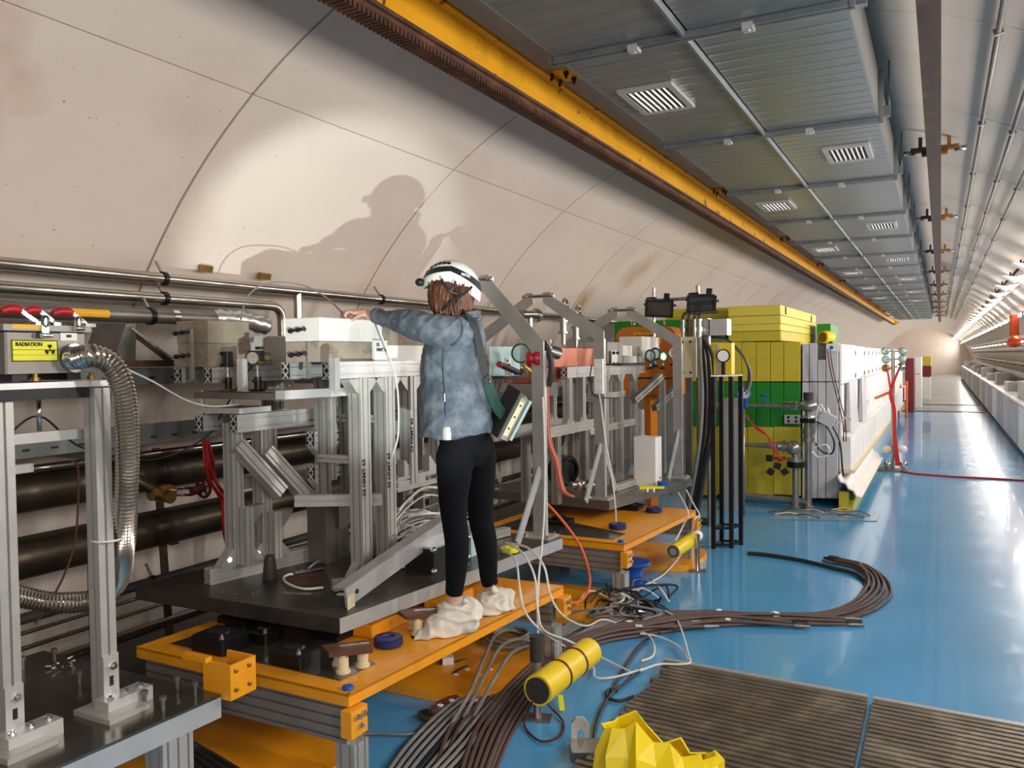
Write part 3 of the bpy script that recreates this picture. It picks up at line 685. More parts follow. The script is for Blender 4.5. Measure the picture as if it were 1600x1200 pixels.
def scrawl(t, s, size, x, y, z):      # felt pen lettering, written upwards on a post's +X face
    text('pen_marking', s, size, (x+.0006, y, z), (0, 0, 1), (0, -1, 0), 'ink', t, .0012)
def platform(lab, q, zt=.44, plug=True):
    """q = near right, far right, far left, near left"""
    NR, FR, FL, NL = [V((*p, 0)) for p in q]
    t = thing('lifting_platform', lab, 'platform', ((NR.x+FL.x)/2, (NR.y+FL.y)/2, 0), 'orange platforms under the experiments')
    L = lambda a, b, k: a+(b-a)*k
    MB().slab([NR, FR, FL, NL], zt-.012, zt-.0005).build('deck', 'orange_paint', t)
    for a, b in ((NL, NR), (NR, FR)):
        d = (b-a).normalized(); n_ = V((-d.y, d.x, 0))
        MB().slab([a, b, b+n_*.012, a+n_*.012], zt-.05, zt).build('edge_strip', 'orange_paint', t)
    k0 = L(NL, NR, .09); k1 = L(NL, NR, .9)
    up = (FR-NR).normalized()
    MB().slab([k0+up*.09, k1+up*.09, k1+up*.34, L(NL, NR, .72)+up*.36, L(NL, NR, .72)+up*.75, k0+up*.75], zt, zt+.002) if False else MB().slab([k0+up*.09, k1+up*.09, k1+up*.3, k0+up*.7], zt, zt+.003).build('steel_inlay', 'bench_top', t)
    NI, FI = L(NR, NL, .42), L(FR, FL, .42)
    for a, b in ((NL, NR), (NI, FI), (FR, FL), (FL, NL)):
        c = (NR+FL)/2; i = lambda p: p+(c-p).normalized()*.06
        a2, b2 = i(a), i(b)
        MB().prof(a2+V((0, 0, zt-.13)), b2+V((0, 0, zt-.13)), .06, .16).build('frame_beam', 'alu_dull', t)
    for p in (NR, FR, FL, NL):
        c = (NR+FL)/2; p2 = p+(c-p).normalized()*.08
        MB().prof((p2.x, p2.y, 0), (p2.x, p2.y, zt-.21), .09, .09, (0, 1, 0)).build('leg', 'alu', t)
    for p, s in ((NR, -1), (FR, 1)):
        b = p+V((.004, -.02*s, 0))
        k = MB().bx(b.x-.02, b.x+.03, b.y-.05, b.y+.05, zt-.16, zt-.055).build('corner_bracket', 'orange_paint', t)
        for dy, dz in ((-.02, -.08), (.02, -.08), (0, -.12)): MB().lathe((b.x+.03, b.y+dy, zt+dz), (1, 0, 0), [(0, .013), (.012, .013), (.012, .008), (.022, .008)], 6).build('bolt', 'chrome', k)
    if plug: MB().lathe((NR.x-.035, NR.y+.04, zt), (0, 0, 1), [(0, .022), (.006, .024), (.014, .02), (.018, .01)], 14).build('corner_plug', 'blue_plastic', t)
    return t
platform('orange painted platform the person stands on', [(-2.004, 2.46), (-1.872, 4.181), (-3.09, 4.19), (-3.211, 2.463)])
platform('orange painted platform under the second experiment, behind the person', [(-1.913, 5.293), (-1.799, 6.72), (-3.0, 6.75), (-3.1, 5.3)])
def roller_block(px, py, lab, lift=0):
    p = W(px, py, z=.443)
    t = thing('roller_support', lab, 'support', p, 'roller supports on the platform')
    for dx, dy in ((-.05, .02), (.02, -.04), (.05, .05)): MB().lathe(p+V((dx, dy, 0)), (0, 0, 1), [(0, .03), (.012, .03), (.012, .023), (.065, .023), (.065, .014), (.072, .014)], 14).build('roller', 'cream', t)
    MB().slab([(p.x-.1, p.y-.03), (p.x-.01, p.y-.09), (p.x+.12, p.y+.03), (p.x+.03, p.y+.1)], p.z+.072, p.z+.092).build('cover_plate', 'wood_brown', t)
    MB().bar((p.x-.02, p.y-.01, p.z+.094), (p.x+.07, p.y+.07, p.z+.094), .008, .004).build('locating_strip', 'chrome', t)
roller_block(540, 1044, 'brown plate on three cream rollers at the platform corner')
roller_block(655, 985, 'brown plate on cream rollers beside the nearer shoe cover')
for px, py, lab in ((607, 1008, 'dark blue round pad on the platform before the shoe covers'), (965, 826, 'dark blue round pad on the second platform, nearer one'), (1022, 800, 'dark blue round pad on the second platform, further one')):
    p = W(px, py, z=.441); solo('round_pad', MB().lathe(p, (0, 0, 1), [(0, .06), (.006, .066), (.034, .066), (.04, .06), (.04, .03), (.034, .028)], 24), 'blue_pad', lab, 'pad', 'blue pads on the platforms')
for q, lab in (((-3.05, 2.95), 'black jack under the dark base plate, nearest the wall'), ((-2.5, 2.98), 'black jack under the dark base plate near its free corner'), ((-2.45, 3.95), 'black jack under the dark base plate, far end'), ((-2.6, 5.75), 'black jack under the second base plate, near end'), ((-2.3, 6.55), 'black jack under the second base plate, far end')):
    t = thing('levelling_jack', lab, 'jack', (*q, .442), 'jacks under the base plates')
    MB().bx(q[0]-.09, q[0]+.09, q[1]-.09, q[1]+.09, .443, .475, .006).build('foot', 'black_metal', t)
    MB().lathe((*q, .475), (0, 0, 1), [(0, .055), (.02, .055), (.02, .03), (.054, .03)], 14).build('screw', 'black_metal', t)
for q, lab in ((((-2.75, 3.0), (-2.3, 3.3)), 'orange guide block under the base plate, nearer one'), (((-2.45, 3.45), (-2.2, 3.75)), 'orange guide block under the base plate, further one')):
    (a, b), (c, d) = q; solo('guide_block', MB().bx(c-.12, c, b, d, .443, .5, .006), 'orange_paint', lab, 'block', 'guide blocks')
for px, py, s_, lab in ((345, 1012, (.2, .16, .1), 'black drive motor on the platform inlay, nearest the wall'), (462, 1034, (.17, .13, .085), 'black drive motor on the platform inlay, nearest the rollers'), (415, 1000, (.12, .12, .075), 'small black gearbox between the two drive motors')):
    p = W(px, py, z=.4435); t = thing('drive_motor', lab, 'motor', p, 'motors on the platform')
    MB().bx(p.x-s_[0]/2, p.x+s_[0]/2, p.y-s_[1]/2, p.y+s_[1]/2, p.z, p.z+s_[2]*.7, .008).build('housing', 'black_metal', t)
    MB().lathe((p.x-s_[0]*.3, p.y, p.z+s_[2]*.45), (1, .2, 0), [(0, s_[2]*.4), (s_[0]*.5, s_[2]*.4), (s_[0]*.55, s_[2]*.2), (s_[0]*.75, s_[2]*.2)], 16).build('barrel', 'black_metal', t)
    MB().lathe((p.x+s_[0]*.4, p.y-s_[1]*.42, p.z+s_[2]*.7), (0, 0, 1), [(0, .01), (.012, .01), (.012, .006), (.022, .006)], 8).build('bolt', 'steel', t)
# floor plates in orange below the platforms
for i, (c, r, lab) in enumerate((((-2.75, 2.5), (.55, .42), 'rounded orange floor plate under the first platform, nearest'), ((-2.5, 3.9), (.58, .48), 'rounded orange floor plate below the person'), ((-2.36, 5.15), (.55, .36), 'rounded orange floor plate beneath the tangle of cables'), ((-2.32, 6.7), (.58, .4), 'rounded orange floor plate at the end of the second platform'))):
    pts = []
    for k in range(32):
        a = 2*math.pi*k/32; e = .55
        pts.append((c[0]+r[0]*abs(math.cos(a))**e*(1 if math.cos(a) > 0 else -1), c[1]+r[1]*abs(math.sin(a))**e*(1 if math.sin(a) > 0 else -1)))
    m_ = MB(); m_.add([(*p, .001) for p in pts]+[(*p, .05) for p in pts], [tuple(range(31, -1, -1)), tuple(range(32, 64))]+[(k, (k+1) % 32, 32+(k+1) % 32, 32+k) for k in range(32)])
    solo('floor_plate', m_, 'orange_paint', lab, 'plate', 'orange floor plates')

E1 = thing('experiment_table', 'dark steel base plate with aluminium frames carrying the white blocks', 'experiment', (-2.8, 3.6, .53))
ZP = .6
q1 = [(-3.578, 2.751), (-2.307, 2.782), (-2.079, 4.64), (-3.35, 4.6)]
MB().slab(q1, ZP-.07, ZP-.002).build('base_plate', 'plate_edge', E1)
MB().slab([(p[0]+.0, p[1]) for p in q1], ZP-.0019, ZP).build('plate_surface', 'plate_dark', E1)
MB().hexa([(-3.578, 2.7495, ZP-.07), (-2.308, 2.7805, ZP-.07), (-2.308, 2.782, ZP-.07), (-3.578, 2.751, ZP-.07), (-3.578, 2.7495, ZP), (-2.308, 2.7805, ZP), (-2.308, 2.782, ZP), (-3.578, 2.751, ZP)]).build('plate_front', 'plate_dark', E1)
for px, py in ((348, 925), (367, 929), (395, 928), (402, 926), (610, 926)): MB().lathe(W(px, py, z=ZP), (0, 0, 1), [(0, .008), (.003, .008), (.004, .004)], 8).build('plug_screw', 'chrome', E1)
# left frame on its rail
ra_, rb_ = W(328, 889, z=ZP+.08), W(505, 849, z=ZP+.08)
MB().prof(ra_+V((-.02, 0, -.04)), ra_+(rb_-ra_)*1.4+V((-.02, 0, -.04)), .06, .08).build('base_rail', 'alu', E1)
for px, py, top in ((368, 879, 690), (412, 869, 700)):
    p = W(px, py, z=ZP+.08); zt_ = W(px, top, x=p.x).z
    MB().prof(p, (p.x, p.y, zt_), .07, .07, (0, 1, 0)).build('post', 'alu', E1)
    MB().prof(p+V((.075, .0, 0)), (p.x+.075, p.y, zt_-.33), .07, .05, (0, 1, 0)).build('post', 'alu', E1)
    gusset(E1, p+V((.0, -.036, 0)), (0, -1, 0), (0, 0, 1), .08, .05)
    gusset(E1, p+V((.06, .036, 0)), (0, 1, 0), (0, 0, 1), .08, .05)
    MB().lathe(p+V((.02, -.06, .03)), (1, -1, .3), [(0, .014), (.01, .014), (.01, .008), (.02, .008)], 8).build('bolt', 'chrome', E1)
    gusset(E1, (p.x+.08, p.y+.03, zt_-.33), (0, 1, 0), (0, 0, -1), .09, .05, 'alu_dull')
    # two diagonal braces side by side
    a = V((p.x+.05, p.y-.02, zt_-.01)); b = a+V((.1, .2, -.27))
    MB().prof(a, b, .075, .06, (1, 0, 0)).build('brace', 'alu', E1)
    MB().prof((p.x+.0, p.y, zt_), (p.x+.0, p.y, zt_+.1), .07, .07, (0, 1, 0)).build('post_stub', 'alu', E1)
pa = W(372, 756, x=-3.3)
MB().prof((-3.3, 3.2, pa.z), (-3.14, 3.95, pa.z), .05, .06).build('middle_rail', 'alu', E1)
# upper cross rails in front of the left frame
zr = W(420, 660, x=-3.05).z
MB().prof((-3.16, 3.02, zr), (-3.16, 3.55, zr), .05, .09).build('upper_rail', 'alu_bright', E1)
end_face(E1, (-3.16, 3.02, zr), .05, .09)
MB().prof((-3.36, 2.98, zr), (-3.36, 3.6, zr), .06, .08).build('upper_rail', 'alu', E1)
end_face(E1, (-3.36, 2.98, zr), .06, .08)
MB().bx(-3.42, -3.1, 3.0, 3.22, zr+.052, zr+.08).build('spacer_plate', 'alu_bright', E1)
for px in (317, 362): 
    p = W(px, 640, x=-3.4); MB().cyl(p+V((0, 0, -.08)), p+V((0, 0, .1)), .012, 10).build('support_rod', 'chrome', E1)
# breadboard with optics
bz = 1.565
MB().slab([(-3.42, 3.0), (-2.78, 2.97), (-2.74, 3.32), (-3.38, 3.36)], bz-.035, bz).build('breadboard', 'plate_grey', E1)
MB().slab([(-2.82, 2.96), (-2.76, 2.96), (-2.7, 3.42), (-2.76, 3.42)], bz-.03, bz+.012).build('end_bar', 'alu_bright', E1)
MB().bar((-3.2, 2.99, bz+.001), (-2.85, 2.975, bz+.001), .02, .004).build('slot_strip', 'black', E1)
# inner column and its stubs
xc, yc = -2.95, 3.47
MB().prof((xc, yc, 1.07), (xc, yc, bz-.036), .08, .08, (0, 1, 0)).build('inner_post', 'alu', E1)
for zz in (1.3, 1.12):
    MB().prof((xc-.02, yc-.1, zz), (xc-.02, 4.3, zz), .06, .08).build('cross_beam', 'alu', E1); end_face(E1, (xc-.02, yc-.1, zz), .06, .08)
    gusset(E1, (xc-.02, yc-.042, zz-.04), (0, -1, 0), (0, 0, -1), .055, .05)
    gusset(E1, (xc-.02, yc+.042, zz+.04), (0, 1, 0), (0, 0, 1), .07, .05)
MB().prof((-3.02, 3.3, .98), (-2.62, 3.52, .98), .05, .06).build('cross_beam', 'alu', E1)
MB().bx(-3.12, -2.99, 3.5, 3.7, ZP, .97).build('back_plate', 'plate_grey', E1)
MB().add([(-2.98, 3.72, .97), (-2.98, 3.98, .7), (-2.98, 3.72, .7), (-2.96, 3.72, .97), (-2.96, 3.98, .7), (-2.96, 3.72, .7)], [(0, 1, 2), (5, 4, 3), (0, 3, 4, 1), (1, 4, 5, 2), (2, 5, 3, 0)]).build('plate_rib', 'alu_dull', E1)
gusset(E1, (-2.99, 3.62, .97), (1, .3, 0), (0, 0, -1), .2, .02, 'alu_dull')
# main posts with pen marks
for i, (px, py, lo) in enumerate(((560, 898, ZP), (605, 884, ZP), (640, 760, 1.02))):
    if i < 2: p = W(px, py, z=ZP)
    else: p = V((-2.66, 3.83, 0))
    p.x = -2.66
    MB().prof((p.x, p.y, lo), (p.x, p.y, 1.625), .08, .08 if i < 2 else .06, (0, 1, 0)).build('post', 'alu', E1)
    for s in (-1, 1): gusset(E1, (p.x, p.y+s*.041, 1.622), (0, s, 0), (0, 0, -1), .075, .06)
    scrawl(E1, '03 HRMT 63', .036, p.x+.04, p.y-.012, (1.02, 1.03, 1.2)[i])
    if i < 2:
        gusset(E1, (p.x, p.y-.041, ZP), (0, -1, 0), (0, 0, 1), .08, .05); gusset(E1, (p.x, p.y+.041, ZP), (0, 1, 0), (0, 0, 1), .08, .05)
        MB().lathe((p.x+.02, p.y-.06, ZP+.02), (1, -.6, .4), [(0, .015), (.012, .015), (.012, .008), (.02, .008)], 8).build('bolt', 'chrome', E1)
for y in (3.42, 3.62, 3.85): MB().prof((-2.93, y, .95), (-2.93, y, 1.625), .06, .06, (0, 1, 0)).build('rear_post', 'alu_dull', E1)
MB().prof((-2.66, 3.68, 1.03), (-2.66, 4.5, 1.03), .06, .08).build('lower_beam', 'alu', E1)
text('pen_marking', '03 HRMT 63', .034, (-2.629, 3.95, 1.02), (0, 1, 0), (0, 0, 1), 'ink', E1, .001)
for y in (3.75, 4.0): gusset(E1, (-2.66, y, 1.07), (0, 1, 0), (0, 0, 1), .09, .05)
MB().prof((-2.93, 3.4, 1.2), (-2.66, 3.4, 1.2), .04, .04).build('tie_bar', 'alu', E1); MB().prof((-2.93, 3.6, 1.4), (-2.66, 3.6, 1.4), .04, .04).build('tie_bar', 'alu', E1)
for y in (4.12, 4.36): MB().prof((-2.66, y, ZP), (-2.66, y, 1.625), .07, .07, (0, 1, 0)).build('post', 'alu', E1)
MB().prof((-2.5, 4.2, ZP+.03), (-2.42, 4.55, ZP+.03), .06, .05).build('base_rail', 'alu', E1)
for y in (3.8, 4.1): MB().prof((-2.9, y, ZP), (-2.9, y, 1.0), .06, .06, (0, 1, 0)).build('rear_leg', 'alu_dull', E1)
MB().prof((-2.92, 3.75, .88), (-2.75, 4.35, .72), .045, .045, (1, 0, 0)).build('brace', 'alu_dull', E1)
# beams that carry the blocks
for x, y0_ in ((-2.67, 3.158), (-2.935, 3.158)):
    MB().prof((x, y0_, 1.668), (x, 4.62, 1.668), .06, .085).build('top_beam', 'alu_bright', E1); end_face(E1, (x, y0_, 1.668), .06, .085)
for x, y0_ in ((-3.3, 2.99), (-3.52, 2.99)):
    MB().prof((x, y0_, 1.65), (x, 3.7, 1.65), .06, .08).build('block_beam', 'alu', E1); end_face(E1, (x, y0_, 1.65), .06, .08)
MB().prof((-3.5, 3.62, .97), (-3.5, 3.62, 1.61), .06, .06, (0, 1, 0)).build('rear_post', 'alu_dull', E1); MB().prof((-3.33, 3.5, zr+.04), (-3.33, 3.5, 1.61), .06, .06, (0, 1, 0)).build('rear_post', 'alu_dull', E1)
for x0, x1, y, lo in ((-2.9, -2.7, 3.145, 1.62), (-3.5, -3.32, 2.978, 1.62)):
    p = MB().bx(x1-.075, x1-.06, y-.02, y-.002, 1.63, 1.885).build('clamp_plate', 'alu_dull', E1)
    for z in (1.875, 1.755):
        MB().lathe((x1-.175, y-.03, z-.01), (1, 0, .08), [(0, .006), (.01, .013), (.022, .013), (.03, .007), (.05, .007), (.058, .012), (.07, .012), (.078, .007), (.098, .007), (.105, .012), (.112, .006)], 10).build('wing_knob', 'black', p)
for px in (480, 522, 380): pass
# blocks
def block(lab, m, x0, x1, y0, y1, z0, z1, grp='blocks in the beam line', name='concrete_block', ch=.004): return solo(name, MB().bx(x0, x1, y0, y1, z0, z1, ch), m, lab, 'block', grp)
block('brown concrete block, top of the stack nearest the wall', 'concrete', -3.535, -3.3, 3.0, 3.28, 1.813, 1.93)
block('brown concrete block with clamps, bottom of the stack nearest the wall', 'concrete', -3.53, -3.3, 3.0, 3.29, 1.692, 1.812)
block('pale long block lying behind the wall-side stack', 'concrete_grey', -3.54, -3.36, 3.3, 4.05, 1.692, 1.86)
block('clean white block, top of the middle stack', 'white_block', -2.906, -2.68, 3.124, 3.63, 1.814, 1.93)
block('pale concrete block stained black, under the clean white one', 'concrete_pale', -2.906, -2.682, 3.126, 3.55, 1.712, 1.813)
block('brown concrete block behind the outstretched arm', 'concrete', -2.9, -2.68, 3.64, 4.2, 1.80, 1.925)
block('pale block behind the small white sign', 'white_block', -2.9, -2.685, 3.56, 4.2, 1.712, 1.799)
t = thing('sign_tablet', 'small white tablet with pen lettering on the beam by the arm', 'sign', (-2.665, 3.6, 1.712))
MB().bx(-2.676, -2.66, 3.53, 3.645, 1.7125, 1.822).build('tablet', 'white_plastic', t)
text('pen_marking', '03', .026, (-2.6595, 3.548, 1.79), (0, 1, 0), (0, 0, 1), 'ink', t, .001); text('pen_marking', 'HRMT 63', .024, (-2.6595, 3.545, 1.764), (0, 1, 0), (0, 0, 1), 'ink', t, .001)
# optics on the breadboard
def optic(px, lab, h, head, yy=3.06, cat='optical mount'):
    x = W(px, 610, y=yy).x
    t = thing('optic_mount', lab, cat, (x, yy, bz), 'optics on the breadboard')
    MB().bx(x-.03, x+.03, yy-.02, yy+.02, bz, bz+.012).build('base', 'brass' if head == 'clamp' else 'black_metal', t)
    MB().lathe((x, yy, bz+.012), (0, 0, 1), [(0, .018), (h*.45, .018), (h*.45, .008), (h, .008)], 12).build('post', 'black_metal', t)
    MB().cyl((x, yy, bz+h*.46), (x, yy, bz+h), .0085, 10).build('rod', 'chrome', t)
    MB().cyl((x, yy-.03, bz+h*.38), (x, yy-.016, bz+h*.38), .01, 10).build('thumb_screw', 'black', t)
    if head == 'clamp':
        MB().bx(x-.015, x+.018, yy-.02, yy+.02, bz+h-.01, bz+h+.07, .003).build('clamp_head', 'black', t)
        for dz in (0, .06): MB().lathe((x-.045, yy, bz+h+dz), (1, 0, 0), [(0, .01), (.012, .01), (.012, .005), (.03, .005)], 10).build('knob', 'black', t)
    else:
        MB().cb((x-.01, yy, bz+h+.03), (.075, .03, .075), .4).build('mirror_frame', 'black', t)
        MB().lathe((x-.012, yy-.018, bz+h+.03), (.4, -1, 0), [(0, .03), (.004, .03), (.004, .026)], 20).build('mirror', 'mirror', t)
        for dx, dz in ((.045, .05), (.05, .01), (.01, .08)): MB().cyl((x+dx-.02, yy, bz+h+dz), (x+dx+.02, yy+.02, bz+h+dz), .008, 8).build('adjuster', 'black', t)
optic(357, 'slim optics clamp on a black post at the breadboard edge', .135, 'clamp')
optic(403, 'black mirror mount on a black post on the breadboard', .14, 'mirror', 3.1)
for px, lab in ((379, 'bright aluminium pillar near the black optics'), (523, 'bright aluminium pillar at the far end of the breadboard')):
    x = W(px, 603, y=3.03).x; solo('pillar', MB().prof((x, 3.03, bz+.013 if px > 500 else bz), (x, 3.03, bz+.165), .036, .036, (0, 1, 0), .003, .005), 'alu_bright', lab, 'pillar', 'pillars on the breadboard')
p = W(411, 560, y=3.12); solo('brass_dish', MB().lathe(p+V((0, 0, -.012)), (.3, -.6, 1), [(0, .03), (.006, .034), (.012, .036), (.013, .03)], 16), 'brass', 'small brass dish lens beside the mirror mount', 'lens')
for px, lab in ((430, 'small washer lying on the breadboard, first'), (452, 'small brass washer lying on the breadboard, second')):
    p = W(px, 603, z=bz); solo('washer', MB().lathe(p, (0, 0, 1), [(0, .012), (.006, .012), (.006, .005)], 12), 'brass', lab, 'washer', 'washers')
# things lying on the base plate
p = W(422, 905, z=ZP)
solo('rubber_bollard', MB().lathe(p, (0, 0, 1), [(0, .036), (.004, .038), (.1, .028), (.122, .022), (.127, .012)], 18), 'rubber', 'black tapered rubber stop standing on the base plate', 'stop')
pts = [W(x, y, z=ZP+.012) for x, y in ((505, 918), (475, 920), (450, 912), (443, 903), (450, 898), (458, 897))]
t = thing('coax_lead', 'white coax lead with metal connectors looped on the base plate', 'cable', pts[2])
MB().tube(spl(pts), .006, 8).build('cable', 'cable_white', t)
a, b = W(460, 896, z=ZP+.014), W(500, 889, z=ZP+.014)
MB().lathe(a, b-a, [(0, .009), (.03, .009), (.03, .013), (.045, .013), (.045, .009), (.07, .009), (.07, .014), (.085, .014), (.085, .008), (.16, .008)], 10).build('connector', 'chrome', t)
solo('teal_lead', MB().tube(spl([W(x, y, z=ZP+.01) for x, y in ((482, 888), (492, 880), (500, 876))], 4), .005, 6), 'cyan_plate', 'short teal lead by the looped coax lead', 'cable')
c = W(478, 905, z=ZP)
solo('rust_stain_disc', MB().lathe(c, (0, 0, 1), [(0, .11), (.002, .11), (.003, .1)], 24), 'rust', 'round rusty disc lying inside the loop of the coax lead', 'disc')
for px, py, m_, lab in ((535, 929, 'paper', 'small white paper tag on the base plate'), (465, 928, 'steel', 'flat grey metal strip on the base plate')):
    c = W(px, py, z=ZP); solo('flat_tag', MB().cb(c+V((0, 0, .002)), (.05 if m_ == 'paper' else .14, .03, .003), .3), m_, lab, 'tag')
# loose flat bars
a, b = W(540, 935, z=ZP+.05), W(697, 822, x=-2.42)
t = thing('flat_bar', 'long aluminium angle bar leaning across the base plate by the legs', 'bar', a)
d = (b-a).normalized()
MB().bar(a, b, .012, .09).build('web', 'alu_bright', t)
MB().bar(a+V((-.035, 0, .04)), b+V((-.035, 0, .04)), .07, .008).build('flange', 'alu', t)
MB().cyl(a+d*.08+V((.004, 0, .0)), a+d*.08+V((.009, 0, 0)), .012, 10).build('hole', 'black', t)
MB().cb(a+d*.03+V((.009, 0, -.03)), (.003, .07, .07), .2).build('masking_tape', 'cream', t)
a2 = W(520, 915, z=ZP+.03)
t = thing('profile_offcut', 'short slotted aluminium offcut lying under the angle bar', 'offcut', a2)
MB().prof(a2, a2+V((.1, .16, 0)), .05, .05).build('extrusion', 'alu', t)
solo('blue_ruler', MB().bar(W(541, 942, z=ZP+.015), W(566, 925, z=ZP+.02), .008, .028), 'cyan_plate', 'pale blue strip sticking out under the angle bar', 'strip')
# flight case and cable nest between the legs
c = W(672, 893, z=ZP)
t = thing('flight_case', 'black flight case with silver corners behind the legs', 'case', c)
cb_ = lambda dx, dy, dz, s, m_, n_: MB().cb(c+V((dx, dy, dz)), s).build(n_, m_, t)
cb_(-.05, .13, .065, (.2, .34, .13), 'black', 'body'); cb_(-.05, .13, .135, (.205, .345, .01), 'alu_bright', 'lid_edge')
for sx in (-.15, .05):
    for sy in (-.04, .3):
        for sz in (.015, .125): MB().sph(c+V((sx, sy, sz)), .02, 8, 6).build('corner', 'chrome', t)
solo('blue_box', MB().cb(c+V((-.02, .42, .09)), (.12, .12, .18)), 'cyan_plate', 'pale blue carton between the legs on the base plate', 'box')
random.seed(3)
for i in range(22):
    s = W(608+random.uniform(0, 20), random.uniform(800, 868), x=-2.62-.02*i % .2)
    e = s+V((random.uniform(0, .25), random.uniform(.3, .7), random.uniform(-.12, .1)))
    mid = (s+e)/2+V((random.uniform(-.1, .1), 0, random.uniform(-.05, .13)))
    e.z = max(e.z, ZP+.02); s.z = max(s.z, ZP+.02); mid.z = max(mid.z, ZP+.02)
    solo('nested_cable', MB().tube(spl([s, s*.6+mid*.4+V((0, 0, .03)), mid, e], 5), random.choice((.005, .006, .008)), 6), random.choice(('cable_white', 'cable_white', 'cable_grey', 'cable_black', 'cable_white')), 'cable of the loose nest piled between the posts and the legs', 'cable', 'cables nested on the base plate')
c = W(797, 862, z=ZP+.003); solo('yellow_tape_roll', MB().lathe(c, (0, 0, 1), [(0, .05), (.03, .05), (.03, .035), (.004, .034)], 20), 'sign_yellow', 'roll of yellow tape on the edge of the base plate', 'tape')

# ================================================================== lifting portals of flat bar
def portal(lab, y, xr, zk, xc, zt_, zb, legs=True, bar=.082, th=.018, brace=None):
    xl = 2*xc-xr
    t = thing('lifting_portal', lab, 'lifting frame', (xc, y, zb), 'flat bar lifting portals')
    for s, x in ((1, xr), (-1, xl)):
        MB().bx(x-bar/2, x+bar/2, y, y+th, zb+.012, zk-.03).build('upright', 'bar_steel', t)
        MB().bx(x+s*bar/2-s*th*.5-.006, x+s*bar/2-s*th*.5+.006, y+th, y+.05, zb+.012, zk-.03).build('upright_flange', 'alu_bright' if s > 0 else 'bar_steel', t)
        a = V((x, y+th/2, zk)); b = V((xc+s*.1, y+th/2, zt_-.03))
        w2 = bar/2
        # arm as one bent plate
        d = (b-a).normalized(); n_ = V((-d.z, 0, d.x))*(w2 if s < 0 else -w2)
        pts = [V((x-w2, 0, zk-.04)), V((x+w2, 0, zk-.04)), a+n_*s*1.0, b+n_*s*1.0, V((xc+s*.1+s*.0, 0, zt_+.03)), V((xc+s*.04, 0, zt_+.03)), b-n_*s, a-n_*s]
        arm = [V((x+s*w2, y, zk-.03)), V((x+s*w2, y, zk+.03)), V((xc+s*.115, y, zt_+.01)), V((xc+s*.115, y, zt_+.04)), V((xc+s*.045, y, zt_+.04)), V((xc+s*.045, y, zt_-.045)), V((x-s*w2, y, zk-.03))]
        back = [p+V((0, th, 0)) for p in arm]
        MB().add(arm+back, [tuple(range(7)), tuple(range(13, 6, -1))]+[(i, (i+1) % 7, 7+(i+1) % 7, 7+i) for i in range(7)]).build('arm', 'bar_steel', t)
        f = MB().bx(x-.09, x+.09, y-.06, y+.1, zb+.001, zb+.012).build('foot', 'alu', t)
        for dx, dy in ((-.07, -.04), (.07, -.04), (-.07, .08), (.07, .08)): MB().lathe((x+dx, y+dy, zb+.012), (0, 0, 1), [(0, .012), (.008, .012), (.008, .007), (.016, .007)], 6).build('bolt', 'chrome', f)
        MB().cyl((xc+s*.09, y+th/2, zt_+.012), (xc+s*.14, y+th/2, zt_+.012), .016, 8).build('nut', 'steel', t)
        for k in (-1, 1):
            if k in (brace or (-1,)):
                MB().bar((x+s*.012, y+.01+k*.01, zb+.43), (x+s*.012, y+k*.32, zb+.03), .06, .01, (1, 0, 0)).build('brace', 'alu_bright' if s > 0 else 'bar_steel', t)
    MB().cyl((xc-.12, y+th/2, zt_+.012), (xc+.12, y+th/2, zt_+.012), .013, 10).build('tie_bolt', 'steel_dull', t)
    return t
portal('flat steel lifting portal rising behind the person', 4.58, -2.21, 1.79, -2.66, 2.21, ZP, brace=(-1,))
portal('flat steel lifting portal before the copper block', 6.03, -2.375, 1.89, -2.9, 2.205, ZP, brace=(-1, 1))
portal('flat steel lifting portal furthest off, by the floodlights', 7.36, -2.135, 1.85, -2.664, 2.144, ZP, brace=(-1,))
# ================================================================== second experiment
E2 = thing('experiment_table', 'grey base plate with aluminium frames between the two further portals', 'experiment', (-2.7, 6.7, .53))
q2 = [(-3.5, 6.08), (-2.272, 5.96), (-2.011, 7.4), (-3.25, 7.48)]
MB().slab(q2, ZP-.07, ZP).build('base_plate', 'plate_grey', E2)
for dx in (0, .06): MB().cb(W(1012+dx*170, 766, x=-2.1), (.002, .045, .03), .1).build('plate_label', 'paper', E2)
for x in (-2.6, -2.86):
    MB().prof((x, 5.86, 1.6), (x, 7.75, 1.6), .06, .085).build('top_beam', 'alu_bright', E2); end_face(E2, (x, 5.86, 1.6), .06, .085)
for x in (-2.6, -2.86):
    for y in (5.93, 6.2):
        MB().prof((x, y, 1.2), (x, y, 1.557), .06, .06, (0, 1, 0)).build('short_post', 'alu', E2)
        gusset(E2, (x, y, 1.2), (0, 1, 0), (0, 0, 1), .07); gusset(E2, (x, y, 1.2), (0, -1, 0), (0, 0, 1), .07)
    for y in (6.72, 7.1, 7.5):
        MB().prof((x, y, ZP), (x, y, 1.557), .06, .06, (0, 1, 0)).build('post', 'alu', E2)
        for s in (-1, 1): gusset(E2, (x, y+s*.03, 1.556), (0, s, 0), (0, 0, -1), .07)
        gusset(E2, (x, y-.03, ZP), (0, -1, 0), (0, 0, 1), .08)
    MB().prof((x, 5.5, 1.16), (x, 6.4, 1.16), .06, .08).build('middle_beam', 'alu', E2)
    MB().prof((x, 6.35, 1.1), (x, 7.6, 1.1), .045, .06).build('tie_rail', 'alu', E2)
    for y in (5.7, 6.25): MB().prof((x, y, ZP), (x, y, 1.12), .06, .06, (0, 1, 0)).build('leg', 'alu_dull', E2)
MB().prof((-2.4, 6.4, ZP+.03), (-2.32, 7.3, ZP+.03), .06, .05).build('base_rail', 'alu', E2)
